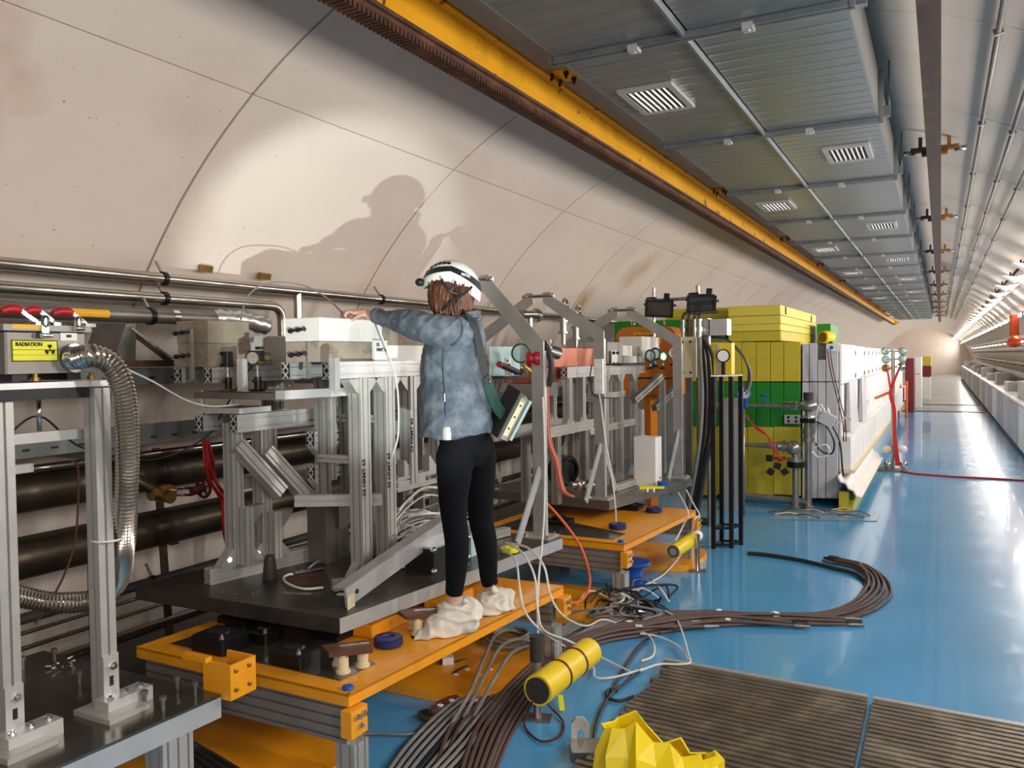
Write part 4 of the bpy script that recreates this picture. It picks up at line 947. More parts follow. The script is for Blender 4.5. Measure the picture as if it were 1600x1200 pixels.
MB().prof((-2.86, 6.72, 1.35), (-2.6, 6.72, 1.35), .045, .045).build('cross_bar', 'alu', E2)
MB().prof((-2.6, 6.7, 1.38), (-2.6, 7.2, 1.38), .045, .05).build('tie_rail', 'alu', E2)
for a, b in (((1032, 588), (990, 626)), ((1062, 602), (1022, 638))):
    MB().prof(W(*a, x=-2.36), W(*b, x=-2.5), .06, .06).build('diagonal_strut', 'alu_dull', E2)
p = W(1035, 585, x=-2.36); MB().prof((p.x, p.y, ZP), (p.x, p.y, p.z-.02), .05, .05, (0, 1, 0)).build('post', 'alu', E2)
p = W(1000, 640, x=-2.36); MB().prof((p.x, p.y, ZP), (p.x, p.y, p.z), .06, .06, (0, 1, 0)).build('post', 'alu', E2)
MB().bx(-2.7, -2.5, 6.9, 7.9, 1.644, 1.656).build('black_rail', 'black', E2)
MB().bx(-2.62, -2.2, 7.6, 7.75, 1.5, 1.515).build('side_shelf', 'black', E2)
def blk(px0, px1, y0, y1, x, dx, m_, lab): 
    a, b = W(px0, y1, x=x), W(px1, y0, x=x); z0 = max(1.658, a.z) if a.z < 1.75 else a.z
    return solo('concrete_block', MB().bx(x-dx, x, a.y, b.y, z0, b.z, .004), m_, lab, 'block', 'blocks on the second experiment')
blk(950, 972, 535, 570, -2.66, .22, 'concrete_grey', 'grey block with a clamp plate at the near end of the second beam')
blk(974, 988, 540, 556, -2.66, .2, 'white_block', 'pale small block, upper one left of the tall white block')
blk(988, 1002, 541, 556, -2.66, .2, 'concrete_pale', 'pale small block, upper one touching the tall white block')
blk(975, 987, 557, 574, -2.65, .22, 'concrete_grey', 'greyish small block, lower one at the near end')
blk(987, 995, 556, 574, -2.62, .14, 'white_block', 'narrow bright white block before the row, nearer one')
blk(1000, 1007, 557, 574, -2.62, .14, 'white_block', 'narrow bright white block before the row, further one')
blk(1003, 1030, 527, 560, -2.64, .24, 'white_block', 'tall white block standing behind the ring mounts')
p = W(960, 560, x=-2.63); t = thing('clamp_tablet', 'white clamp tablet with four black knobs on the near grey block', 'clamp', p)
MB().cb(p, (.008, .15, .14)).build('tablet', 'white_plastic', t)
for dy in (-.05, .05):
    for dz in (-.05, .05): MB().lathe(p+V((.004, dy, dz)), (1, 0, 0), [(0, .014), (.02, .014), (.022, .008)], 10).build('knob', 'black', t)
for i, (px, py, r, lab) in enumerate(((1016, 556, .055, 'black ring mount with lens, nearest on the black rail'), (1024, 553, .055, 'black ring mount with lens, second on the black rail'), (1036, 557, .045, 'ring mount with a green edge on the black rail'), (1052, 552, .05, 'ring mount with a pale rim at the end of the rail'))):
    p = W(px, py, x=-2.5); t = thing('ring_mount', lab, 'optical mount', p+V((0, 0, -.12)), 'ring mounts on the second experiment')
    MB().ring(p, (.75, -.55, .05), r, .009, 22, 8).build('ring', 'black' if i < 2 else ('shield_green' if i == 2 else 'alu_bright'), t)
    MB().lathe(p, (.75, -.55, .05), [(-.003, r*.9), (.003, r*.9)], 20).build('lens', 'glass', t)
    MB().cyl(p+V((0, 0, -.13)), p+V((0, 0, -r)), .009, 8).build('post', 'chrome', t)
    MB().cb(p+V((0, 0, -.12)), (.06, .06, .02)).build('base', 'black', t)
# copper block and what stands around it
t = thing('copper_block', 'hammered copper block on the beam between the portals', 'block', (-2.75, 6.0, 1.6))
a, b = W(862, 545, x=-2.66).y, W(932, 545, x=-2.66).y
MB().bx(-2.95, -2.66, a, b, 1.645, 1.8, .008).build('upper_body', 'copper', t); MB().bx(-2.95, -2.665, a-.25, a+.25, 1.53, 1.644, .008).build('lower_body', 'copper', t)
MB().bx(-2.95, -2.66, a-.02, a-.005, 1.66, 1.86).build('end_plate', 'alu_bright', t)
MB().bx(-2.9, -2.7, a-.25, a+.2, 1.42, 1.525).build('cradle', 'alu_dull', t)
# beam table behind the person with glass screen, lens and laser
x = -2.4
p = W(795, 592, x=-2.55)
t = thing('glass_screen', 'pale green glass screen standing right of the person', 'screen', W(785, 588, x=-2.6))
c = W(788, 565, x=-2.6)
MB().cb(c, (.012, .22, .2), -.7).build('pane', 'cyan_plate', t); MB().cb(c+V((0, 0, -.105)), (.05, .24, .02), -.7).build('foot', 'black', t)
t = thing('sign_tablet', 'small white lettered tablet before the green screen', 'sign', W(793, 585, x=-2.48))
c = W(794, 573, x=-2.48); MB().cb(c, (.012, .075, .12)).build('tablet', 'white_plastic', t)
text('pen_marking', '03', .024, c+V((.0066, -.03, .03)), (0, 1, 0), (0, 0, 1), 'ink', t, .001); text('pen_marking', 'HRMT', .022, c+V((.0066, -.034, .004)), (0, 1, 0), (0, 0, 1), 'ink', t, .001)
a, b = W(782, 570, x=-2.4), W(810, 582, x=-2.4)
t = thing('laser_pointer', 'black laser tube with a red cap lying tilted by the tablet', 'laser', a)
MB().cyl(a, b, .019, 12).build('tube', 'black', t); MB().cyl(a-(b-a).normalized()*.02, a, .0195, 12).build('cap', 'red_paint', t)
p = W(814, 552, x=-2.42); t = thing('ring_mount', 'clear round lens in a black mount by the red collar', 'optical mount', p+V((0, 0, -.13)))
MB().ring(p, (.6, -.7, 0), .06, .006, 22, 6).build('ring', 'black', t); MB().lathe(p, (.6, -.7, 0), [(-.004, .056), (.004, .056)], 22).build('lens', 'glass', t); MB().cyl(p+V((0, 0, -.13)), p+V((0, 0, -.06)), .008, 8).build('post', 'chrome', t); MB().cb(p+V((0, 0, -.125)), (.06, .09, .03)).build('base', 'black', t)
p = W(838, 560, y=4.5); t = thing('red_collar', 'red ring collar clipped to the lifting portal', 'collar', p)
MB().lathe(p+V((-.035, -.07, 0)), (.45, .3, 0), [(0, .032), (.012, .042), (.03, .042), (.03, .03), (.05, .03), (.05, .042), (.08, .042), (.08, .02)], 18).build('collar', 'red_paint', t)
solo('black_hose', MB().tube(spl([W(x, y, y=4.65) for x, y in ((849, 535), (856, 548), (861, 565), (861, 585), (857, 603))], 6), .02, 10), 'cable_black', 'short black hose curving down beside the lifting portal', 'hose')
t = thing('bellows', 'shiny steel bellows fitting between portal and copper block', 'fitting', W(862, 585, x=-2.62))
p = W(860, 552, x=-2.62)
MB().lathe(p+V((0, -.09, .03)), (.2, 1, -.2), [(i*.012, .05 if i % 2 else .036) for i in range(15)], 16).build('bellows', 'chrome', t); MB().lathe(p+V((0, -.1, .035)), (.2, 1, -.2), [(0, .06), (.012, .06), (.012, .03)], 16).build('flange', 'chrome', t)
solo('yellow_rod', MB().bar(W(820, 572, x=-2.36), W(833, 583, x=-2.36), .012, .012), 'tape_yellow', 'short yellow rod at the foot of the clear lens', 'rod')
# gauges and stubs above the copper block
for px, py, lab in ((880, 500, 'vertical vacuum gauge on the pipe behind the near portal arm'), (900, 510, 'vertical vacuum gauge left of the copper block, second')):
    p = W(px, py, x=-2.95); t = thing('vacuum_gauge', lab, 'gauge', p+V((0, 0, -.2)), 'gauges above the copper block')
    MB().lathe(p+V((0, 0, -.22)), (0, 0, 1), [(0, .02), (.1, .02), (.1, .045), (.12, .045), (.12, .03), (.2, .03), (.2, .045), (.22, .045), (.22, .022), (.3, .02), (.32, .03), (.36, .02)], 12).build('body', 'steel', t)
    MB().ring(p+V((0, .05, .14)), (1, 0, 0), .05, .012, 16, 6).build('loop', 'steel_tube', t)
p = W(826, 492, x=-3.0); t = thing('pipe_tee', 'steel tee fitting on a pipe beside the first portal arm', 'fitting', p)
MB().cyl(p+V((0, -.14, 0)), p+V((0, .12, .01)), .035, 14).build('barrel', 'steel_tube', t); MB().lathe(p+V((0, .12, 0)), (0, 1, 0), [(0, .05), (.012, .05), (.012, .06), (.03, .06), (.03, .04)], 14).build('flange', 'chrome', t); MB().cyl(p+V((0, .03, -.12)), p+V((0, .03, 0)), .02, 10).build('stem', 'steel_tube', t)
# power strip with its lead on the second portal
p = W(936, 588, y=5.98); t = thing('power_strip', 'white power strip fixed upright to the lifting portal', 'power strip', p+V((0, 0, -.14)))
MB().cb(p, (.07, .035, .27)).build('case', 'white_plastic', t)
for k, dz in enumerate((.08, -.0, -.08)): MB().lathe(p+V((0, -.0175, dz)), (0, -1, 0), [(0, .022), (.004, .022), (.004, .016), (.002, .015)], 14).build('socket', 'paper', t)
MB().tube(spl([p+V((.0, 0, -.135))]+[W(x, y, y=5.9) for x, y in ((940, 640), (946, 690), (952, 720), (958, 760), (962, 800), (963, 840), (967, 870), (985, 905))], 5), .006, 7).build('lead', 'cable_white', t)
MB().tube(spl([W(925, 570, y=5.97), W(922, 590, y=5.97), W(925, 612, y=5.97), W(935, 620, y=5.97), W(965, 622, y=6.2)], 5), .005, 6).build('black_lead', 'cable_black', t)
# white tall box on the second plate
p = W(1012, 757, z=ZP+.001); t = thing('white_cabinet', 'narrow white upright box on the second base plate', 'box', p)
MB().bx(p.x-.1, p.x+.1, p.y-.08, p.y+.09, p.z, p.z+.42, .005).build('body', 'white_paint', t); MB().lathe((p.x+.1, p.y+.04, p.z+.06), (1, 0, 0), [(0, .01), (.004, .01)], 10).build('lock', 'black', t)
solo('yellow_cloth', MB().slab([(p.x+.02, p.y-.28), (p.x+.2, p.y-.16), (p.x+.16, p.y-.1), (p.x-.02, p.y-.18)], ZP+.001, ZP+.02), 'sign_yellow', 'crumpled yellow cloth in front of the white box', 'cloth')
solo('blue_tape', MB().lathe((p.x+.17, p.y-.12, ZP+.021), (0, 0, 1), [(0, .045), (.035, .045), (.035, .03)], 18), 'blue_plastic', 'roll of blue tape in front of the white box', 'tape')
# crates and dark gear at the plate's near side
t = thing('cable_drum', 'black cable drum lying behind the orange cables', 'drum', W(880, 740, x=-2.75))
p = W(880, 735, x=-2.75)
MB().lathe(p, (1, -.4, 0), [(-.05, .13), (-.04, .13), (-.04, .06), (.04, .06), (.04, .13), (.05, .13)], 24).build('spool', 'black', t); MB().ring(p+V((.06, -.02, 0)), (1, -.4, 0), .1, .012, 20, 6).build('coil', 'cable_black', t)
for k in range(7):
    p = W(892+k*5, 758+3*(k % 3), x=-2.45-.03*(k % 2))
    solo('metal_fitting', MB().lathe(p, (.4, .6, .3*(k % 3)), [(0, .03), (.01, .03), (.01, .02), (.05, .02), (.05, .032), (.07, .032), (.07, .015)], 10), 'chrome' if k % 2 else 'steel', 'small steel vacuum fitting in the heap behind the second portal', 'fitting', 'fittings heaped on the second plate')
# orange and red cables dropping beside the first portal
for k in range(5):
    o_ = V((.012*k, .01*(k % 2), 0))
    solo('orange_cable', MB().tube(spl([W(x+k*1.5, y, y=4.85) for x, y in ((850, 605), (852, 650), (855, 690), (866, 720), (872, 750), (878, 768), (892, 776))], 6), .006, 6), ('orange_cable', 'red_cable', 'orange_cable', 'cable_white', 'orange_cable')[k], ('orange cable dropping from the black hose, outermost', 'red cable among the orange ones below the black hose', 'orange cable in the middle of the drop below the black hose', 'white cable among the orange ones below the black hose', 'orange cable dropping from the black hose, innermost')[k], 'cable', 'cables below the black hose')
solo('orange_cable', MB().tube(spl([W(853, 785, y=4.9), W(880, 815, y=5.0), W(905, 850, y=5.05), W(918, 885, y=5.0), W(921, 915, y=4.8), W(905, 940, y=4.5), W(870, 940, y=4.3)], 6), .009, 8), 'orange_cable', 'orange cable looping down past the second platform to the floor', 'cable')

# ================================================================== floodlights, pump stand, tall stands
FY = 8.35
t = thing('floodlight_stand', 'slim steel stand with two black floodlights on a cross bar', 'floodlight', (W(1088, 640, y=FY).x, FY, 0))
a, b = W(1010, 471, y=FY), W(1118, 463, y=FY)
MB().cyl(a, b, .018, 10).build('cross_bar', 'steel', t)
x1 = W(1090, 600, y=FY).x; x0 = W(1021, 600, y=FY).x
MB().cyl((x1, FY+.03, 0.02), (x1, FY+.03, W(1088, 445, y=FY).z), .022, 12).build('pole', 'steel_tube', t)
MB().cyl((x0, FY+.03, 1.6), (x0, FY+.03, W(1021, 448, y=FY).z), .016, 12).build('pole', 'steel_tube', t)
MB().lathe((x1, FY+.03, 0), (0, 0, 1), [(0, .16), (.02, .16), (.03, .03)], 18).build('foot', 'black_metal', t)
for px, py, tw in ((1030, 482, .05), (1096, 475, .12)):
    c = W(px, py, y=FY-.1)
    M = Matrix.Translation(c) @ Matrix.Rotation(.25, 4, 'Z') @ Matrix.Rotation(.3, 4, 'X') @ Matrix.Rotation(.06, 4, 'Y')
    h = MB(M).bx(-.135, .135, .0, .09, -.085, .085, .01).build('housing', 'black', t)
    fr_ = MB(M); 
    for q in ((-.145, .145, .07, .09), (-.145, .145, -.09, -.07), (-.145, -.12, -.07, .07), (.12, .145, -.07, .07)): fr_.bx(q[0], q[1], -.02, 0, q[2], q[3])
    fr_.build('bezel', 'black', h)
    MB(M).bx(-.12, .12, -.008, -.004, -.07, .07).build('glass_pane', 'lens_dark', h)
    MB(M).bx(.04, .1, .02, .07, .085, .15, .008).build('junction_box', 'black', h); MB(M).cyl((-.16, .03, .03), (.17, .03, .03), .012, 8).build('pivot', 'black', h)
    MB().lathe(W(px-12, py-14, y=FY), (1, 0, 0), [(-.05, .026), (.05, .026)], 12).build('bar_clamp', 'black', t)
# orange magnet with its notice
MY = 8.6
a, b = W(962, 512, y=MY), W(1056, 512, y=MY); zb = 1.3
t = thing('orange_magnet', 'orange rounded magnet yoke with a yellow radiation notice', 'magnet', ((a.x+b.x)/2, MY, zb))
r = .12; pts = [(a.x, zb), (b.x, zb)]
for cx_, a0 in ((b.x-r, 0), (a.x+r, 90)):
    for i in range(7): an = math.radians(a0+15*i); pts.append((cx_+r*math.cos(an), a.z-r+r*math.sin(an)))
m_ = MB(); n = len(pts); m_.add([(p[0], MY, p[1]) for p in pts]+[(p[0], MY+.35, p[1]) for p in pts], [tuple(range(n)), tuple(range(2*n-1, n-1, -1))]+[(i, (i+1) % n, n+(i+1) % n, n+i) for i in range(n)])
m_.build('yoke', 'magnet_orange', t)
MB().bx(a.x+.3, b.x-.3, MY+.04, MY+.3, .0, zb).build('pedestal', 'magnet_orange', t)
s0, s1 = W(990, 520, y=MY), W(1034, 537, y=MY)
n_ = MB().bx(s0.x, s1.x, MY-.004, MY-.0005, s1.z, s0.z).build('notice', 'label_yellow', t)
text('notice_text', 'RADIATION', .036, (s0.x+.02, MY-.0045, s0.z-.045), (1, 0, 0), (0, 0, 1), 'ink', n_, .001)
for k in range(3):
    an = math.radians(90+120*k); c = V((s1.x-.04+.016*math.cos(an), MY-.0045, s0.z-.035+.016*math.sin(an)))
    MB().lathe(c, (0, -1, 0), [(0, .011), (.001, .011)], 3).build('trefoil_blade', 'ink', n_)
for px in (985, 989, 1036): 
    p = W(px, 508, y=MY); MB().cyl((p.x, MY+.05, a.z), (p.x, MY+.05, a.z+.07), .01, 8).build('lifting_stud', 'chrome', t)
MB().cb(W(976, 534, y=MY-.03), (.09, .05, .1)).build('terminal', 'steel_dull', t)
# cream terminal plate with cooling pipes
p = W(1075, 557, y=8.0); t = thing('terminal_panel', 'cream terminal panel with screws beside the floodlight pole', 'panel', (p.x, 8.0, 1.4))
a, b = W(1062, 590, y=8.0), W(1087, 526, y=8.0)
pn = MB().bx(a.x, b.x, 8.0, 8.05, a.z, b.z, .004).build('panel', 'cream', t)
for dx in (.03, .11): 
    for z in (a.z+.05, b.z-.05): MB().lathe((a.x+dx, 8.0, z), (0, -1, 0), [(0, .012), (.004, .012)], 10).build('screw', 'black', pn)
MB().bx(a.x+.05, b.x-.05, 8.02, 8.06, .0, a.z).build('leg', 'steel_dull', t)
for k, (px, py, m_) in enumerate(((1066, 510, 'steel'), (1075, 515, 'red_dark'), (1084, 508, 'steel'), (1092, 500, 'chrome'))):
    q = W(px, py, y=8.0); t2 = thing('cooling_valve', ('steel cooling valve, first on the terminal panel', 'dark red cooling valve between two steel ones', 'steel cooling valve, third on the terminal panel', 'chrome cooling valve next to the floodlight pole')[k], 'valve', (q.x, 8.03, b.z+.001), 'cooling valves on the terminal panel')
    MB().lathe((q.x, 8.03, b.z+.001), (0, 0, 1), [(0, .02), (.05, .02), (.05, .032), (.09, .032), (.09, .018), (.15, .018), (.15, .026), (.17, .026), (.17, .01)], 10).build('body', m_, t2)
    MB().tube(fillet([(q.x, 8.03, b.z+.16), (q.x, 8.03, b.z+.24), (q.x+.16, 8.1, b.z+.24)], .05), .016, 8).build('hose', 'cable_black', t2)
q = W(1110, 510, y=8.15); t = thing('junction_case', 'bare aluminium junction box on a post right of the valves', 'box', q+V((0, 0, -.1)))
MB().bx(q.x-.13, q.x-.01, 8.1, 8.25, q.z-.08, q.z+.08).build('clear_cover', 'foil', t); MB().bx(q.x, q.x+.17, 8.12, 8.3, q.z-.09, q.z+.07).build('case', 'alu_bright', t)
MB().cyl((q.x-.03, 8.2, 0), (q.x-.03, 8.2, q.z-.08), .02, 10).build('post', 'steel', t)
# thick black hoses hanging from there
for k, (dx, m_) in enumerate(((0, 'cable_black'), (7, 'cable_black'), (14, 'rubber'), (-6, 'cable_grey'))):
    solo('cooling_hose', MB().tube(spl([W(x+dx*f, y, y=8.0-.05*k) for x, y, f in ((1095, 527, .3), (1100, 560, 1), (1103, 620, 1), (1100, 680, 1), (1092, 730, .8), (1084, 775, .8), (1078, 812, .6))], 6), .02, 8), m_, ('black cooling hose hanging by the terminal panel, first', 'black cooling hose hanging by the terminal panel, second', 'greyish black cooling hose closest to the black poles', 'grey cooling hose closest to the floodlight pole')[k], 'hose', 'hoses by the terminal panel')
for k in range(2):
    solo('arched_hose', MB().tube(spl([W(x+3*k, y+5*k, y=8.5) for x, y in ((1098, 527), (1130, 528), (1152, 545), (1168, 570), (1170, 590), (1166, 605), (1163, 612))], 6), .012, 8), ('rubber', 'cable_grey')[k], ('dark hose arching from the valves down to the blue gauge', 'grey hose arching from the valves down to the blue gauge')[k], 'hose', 'hoses arching to the gauge')
# four black poles with a yellow box on top
PB = [W(1115, 857, z=0), W(1128, 850, z=0), W(1143, 856, z=0), W(1158, 851, z=0)]
zt_ = W(1118, 588, y=7.36).z
t = thing('pole_stand', 'stand of four slim black poles with a small yellow instrument', 'stand', (-1.7, 7.45, 0))
for p in PB:
    MB().bx(p.x-.018, p.x+.018, p.y-.018, p.y+.018, 0, zt_).build('pole', 'black_metal', t)
for a, b in ((0, 1), (2, 3), (0, 2), (1, 3)):
    for z in (.03, .18): MB().bar(PB[a]+V((0, 0, z)), PB[b]+V((0, 0, z)), .02, .02).build('tie_bar', 'black_metal', t)
c = sum(PB, V())/4
MB().slab([p.xy+(p.xy-c.xy)*.15 for p in (PB[0], PB[2], PB[3], PB[1])], zt_, zt_+.012).build('top_plate', 'alu', t)
yb_ = W(1130, 584, y=7.45)
MB().bx(yb_.x-.09, yb_.x+.07, 7.47, 7.6, zt_+.014, W(1130, 536, y=7.45).z).build('instrument_case', 'tape_yellow', t)
MB().bx(yb_.x-.06, yb_.x-.03, 7.455, 7.469, zt_+.014, W(1130, 538, y=7.45).z).build('case_rib', 'alu_bright', t)
d = W(1130, 556, y=7.42)
k = MB().lathe(d, (.15, -1, 0), [(0, .03), (.0, .062), (.012, .062), (.012, .05), (.009, .048), (.009, .001)], 24).build('dial', 'black', t); MB().lathe(d+V((0, -.01, 0)), (.15, -1, 0), [(0, .05), (.002, .05)], 24).build('dial_face', 'white_plastic', k)
MB().bx(d.x-.015, d.x+.015, 7.41, 7.44, zt_+.012, d.z-.05).build('dial_post', 'black', t)

# ================================================================== shielding wall: yellow, green, grey and white blocks
SY = 9.85
def sblk(lab, px0, px1, py0, py1, m_, y=SY, dp=.6, grp='shielding blocks', g=.003):
    a, b = W(px0, py1, y=y), W(px1, py0, y=y)
    return solo('shielding_block', MB().bx(a.x+g, b.x-g, y, y+dp, max(a.z, 0)+g*.5, b.z-g*.5, .006), m_, lab, 'block', grp)
edges = [1072, 1096, 1120, 1138, 1158, 1181, 1203, 1224, 1251]
nth = ('first', 'second', 'third', 'fourth', 'fifth', 'sixth', 'seventh', 'eighth')
for i in range(8):
    sblk('upright yellow shielding block of the upper row, %s from the floodlights' % nth[i], edges[i], edges[i+1], 534, 596, 'shield_yellow')
    sblk('upright green shielding block of the middle row, %s from the floodlights' % nth[i], edges[i], edges[i+1], 597, 666, 'shield_green')
for i, (a, b) in enumerate(((1072, 1120), (1120, 1168), (1168, 1208), (1208, 1251))):
    sblk('wide yellow shielding block of the lowest row, %s from the floodlights' % nth[i], a, b, 667, 772, 'shield_yellow')
# stacked planks above
xr = W(1220, 500, y=SY).x; yr = W(1275, 505, x=xr).y
zs = [W(1190, y, y=SY).z for y in (533, 517, 506, 493, 477)]
xl_ = W(1138, 500, y=SY).x
for i in range(4): solo('shielding_plank', MB().bx(xl_, xr, SY-.02*(i % 2), yr, zs[i]+.002, zs[i+1]-.002, .005), 'shield_yellow_light' if i else 'shield_yellow', 'flat yellow shielding plank on the yellow wall, %s from below' % nth[i], 'block', 'flat yellow shielding planks')
x_a, x_b = W(1042, 470, y=SY+.5).x, W(1166, 470, y=SY+.5).x
for i, (p0, p1) in enumerate(((507, 493), (493, 480), (479, 464))):
    z0_, z1_ = W(1140, p0, y=SY+.5).z, W(1140, p1, y=SY+.5).z
    solo('shielding_plank', MB().bx(x_a, x_b+.0, SY+.5 if i else SY+.45, SY+1.3, z0_+.002, z1_-.002, .005) if i < 2 else MB().bx(x_a+.1, x_b+.05, yr+.02, yr+1.2, z0_, z1_, .005), 'shield_yellow', 'flat yellow shielding plank of the rear stack behind the floodlights, %s from below' % nth[i], 'block', 'rear yellow shielding planks')
a, b = W(960, 545, y=SY+.1), W(1040, 500, y=SY+.1); solo('shielding_block', MB().bx(a.x, W(1137, 500, y=SY+.1).x-.02, SY+.1, SY+.44, zs[0], b.z, .006), 'shield_green', 'green shielding block behind the orange magnet', 'block', 'shielding blocks')
for k, (px, py) in enumerate(((1228, 486), (1268, 499))):
    p = W(px, py, x=xr+.006); solo('lifting_hook', MB().bx(xr+.001, xr+.012, p.y-.02, p.y+.02, p.z-.04, p.z+.05).bx(xr+.001, xr+.012, p.y+.02, p.y+.05, p.z-.04, p.z-.02), 'black_metal', ('black lifting hook on the plank side, nearer one', 'black lifting hook on the plank side, further one')[k], 'hook', 'lifting hooks')
xg0, xg1 = W(1276, 520, y=12.2).x, W(1298, 520, y=12.2).x
solo('shielding_block', MB().bx(xg0, xg1, 12.2, 13.1, W(1312, 538, y=SY).z-.02, W(1290, 506, y=12.2).z, .006), 'shield_green', 'green shielding block on top behind the yellow planks', 'block', 'shielding blocks')
# grey front of the white wall
we = [1253, 1264, 1277, 1290, 1310]
for i in range(4):
    if i == 2: sblk('pale grey upright block of the upper row with a square recess', we[i], we[i+1], 562, 596, 'shield_grey')
    else: sblk('pale grey upright block of the upper row, %s beside the yellow wall' % nth[i], we[i], we[i+1], 537, 596, 'shield_grey')
    sblk('pale grey upright block of the lower row, %s beside the yellow wall' % nth[i], we[i], we[i+1], 597, 778, 'shield_grey')
a, b = W(1277, 562, y=SY+.1), W(1290, 537, y=SY+.1); solo('recess_panel', MB().bx(a.x, b.x, SY+.1, SY+.5, a.z, b.z), 'plate_grey', 'dark grey panel set back in the pale grey front', 'panel')
p = W(1301, 543, y=SY-.01); t = thing('outlet_box', 'small white socket box with a blue dot at the wall top', 'socket', p); MB().cb(p, (.13, .02, .09)).build('plate', 'white_plastic', t); MB().lathe(p+V((-.01, -.01, 0)), (0, -1, 0), [(0, .02), (.006, .02)], 12).build('socket', 'blue_plastic', t)
p = W(1290, 527, y=SY+.1); t = thing('beacon_lamp', 'round yellow beacon lamp lying on the wall top', 'lamp', p); MB().lathe(p+V((-.02, -.08, 0)), (.4, 1, 0), [(0, .06), (.02, .075), (.14, .075), (.17, .06), (.2, .04)], 18).build('shell', 'tape_yellow', t); MB().lathe(p+V((-.024, -.084, 0)), (-.4, -1, 0), [(0, .055), (.004, .05)], 16).build('lens', 'brass', t); MB().bx(p.x-.05, p.x+.08, SY+.05, SY+.2, W(1300, 538, y=SY).z, p.z-.05).build('foot', 'black', t)
# white side wall running away
XS = -.99
ztop = W(1312, 538, y=SY).z
ypos = [SY+.62, 11.6, 13.0, 14.6, 16.4, 18.4, 20.6, 23.0, 26.0]
solo('shielding_block', MB().bx(XS-1.0, XS-.02, SY+.61, 26, .0, ztop-.02), 'shield_grey', 'long pale core wall behind the white panels', 'wall')
for i in range(8):
    y0_, y1_ = ypos[i], ypos[i+1]
    far = i > 3
    t = thing('white_panel_unit', ('white hinged panel unit nearest the yellow blocks', 'white hinged panel unit, second along the white wall', 'white panel unit, third along the white wall', 'white panel unit, fourth along the wall near the lamp stand')[i] if not far else 'white panel unit, %s along the white wall' % nth[i], 'panel', (XS, (y0_+y1_)/2, .1), 'white panels along the shielding wall')
    if i == 0: y0_ = SY+.02
    zm = 1.38
    n2 = 2 if 1 < i < 4 else 1
    for k in range(n2):
        ya, yb_ = y0_+(y1_-y0_)*k/n2+.01, y0_+(y1_-y0_)*(k+1)/n2-.01
        u = MB().bx(XS-.018, XS+.005, ya, yb_, zm, ztop-.01*i).build('upper_door', 'shield_white', t)
        if i < 4:
            for z in (zm+.06, ztop-.1): MB().add([(XS+.006, yb_-.1, z+.03), (XS+.006, yb_-.1, z-.03), (XS+.006, yb_-.01, z), (XS+.016, yb_-.1, z+.03), (XS+.016, yb_-.1, z-.03), (XS+.016, yb_-.01, z)], [(0, 1, 2), (5, 4, 3), (0, 3, 4, 1), (1, 4, 5, 2), (2, 5, 3, 0)]).build('hinge', 'steel_dull', u)
        if i < 2:
            MB().hexa([(XS-.018, ya+.62, .8), (XS+.045, ya+.62, .8), (XS+.045, yb_, .8), (XS-.018, yb_, .8), (XS-.018, ya+.8, zm+.03), (XS+.012, ya+.8, zm+.03), (XS+.012, yb_-.12, zm+.03), (XS-.018, yb_-.12, zm+.03)]).build('slanted_panel', 'shield_grey', t); MB().bx(XS-.018, XS+.004, ya, ya+.275, .8, zm-.01).build('middle_panel', 'shield_white', t)
            MB().bx(XS-.017, XS-.012, ya+.28, ya+.78, .8, zm-.01).build('dark_gap', 'black', t)
        else: MB().bx(XS-.018, XS+.02, ya, yb_, .8, zm-.01).build('middle_panel', 'shield_white', t)
        MB().bx(XS-.018, XS+.1, ya, yb_, .42, .79).build('lower_panel', 'shield_white', t)
    MB().bx(XS-.018, XS+.14, y0_, y1_, .385, .418).build('ledge', 'cream', t)
# corrugated sheet and yellow base
cs = [(0, 0), (.03, -.06), (.08, -.07), (.11, -.13), (.16, -.15), (.19, -.21), (.24, -.22)]
vs = [];
for yy in (SY-.25, 13.4):
    vs += [(XS+.0+c[0], yy, .385+c[1]) for c in cs]; vs += [(XS+.0+c[0]-.012, yy, .385+c[1]-.012) for c in cs]
n = len(cs); fs = []
for j in range(n-1): fs += [(j, j+1, 2*n+j+1, 2*n+j), (n+j, 3*n+j, 3*n+j+1, n+j+1), (j, n+j, n+j+1, j+1), (2*n+j, 2*n+j+1, 3*n+j+1, 3*n+j)]
solo('corrugated_sheet', MB().add(vs, fs), 'shield_white', 'white corrugated sheet leaning along the foot of the white wall', 'sheet')
t = thing('yellow_kerb', 'yellow steel kerb under the corrugated sheet', 'kerb', (XS+.1, 12, 0))
MB().bx(XS-.0, XS+.1, SY-.2, SY-.1, 0, .2).build('end_post', 'shield_yellow', t); MB().bx(XS+.02, XS+.14, SY-.1, 14, .0, .1).build('rail', 'shield_yellow', t); MB().bx(XS+.02, XS+.06, SY-.1, 14, .1, .15).build('lip', 'rust', t)
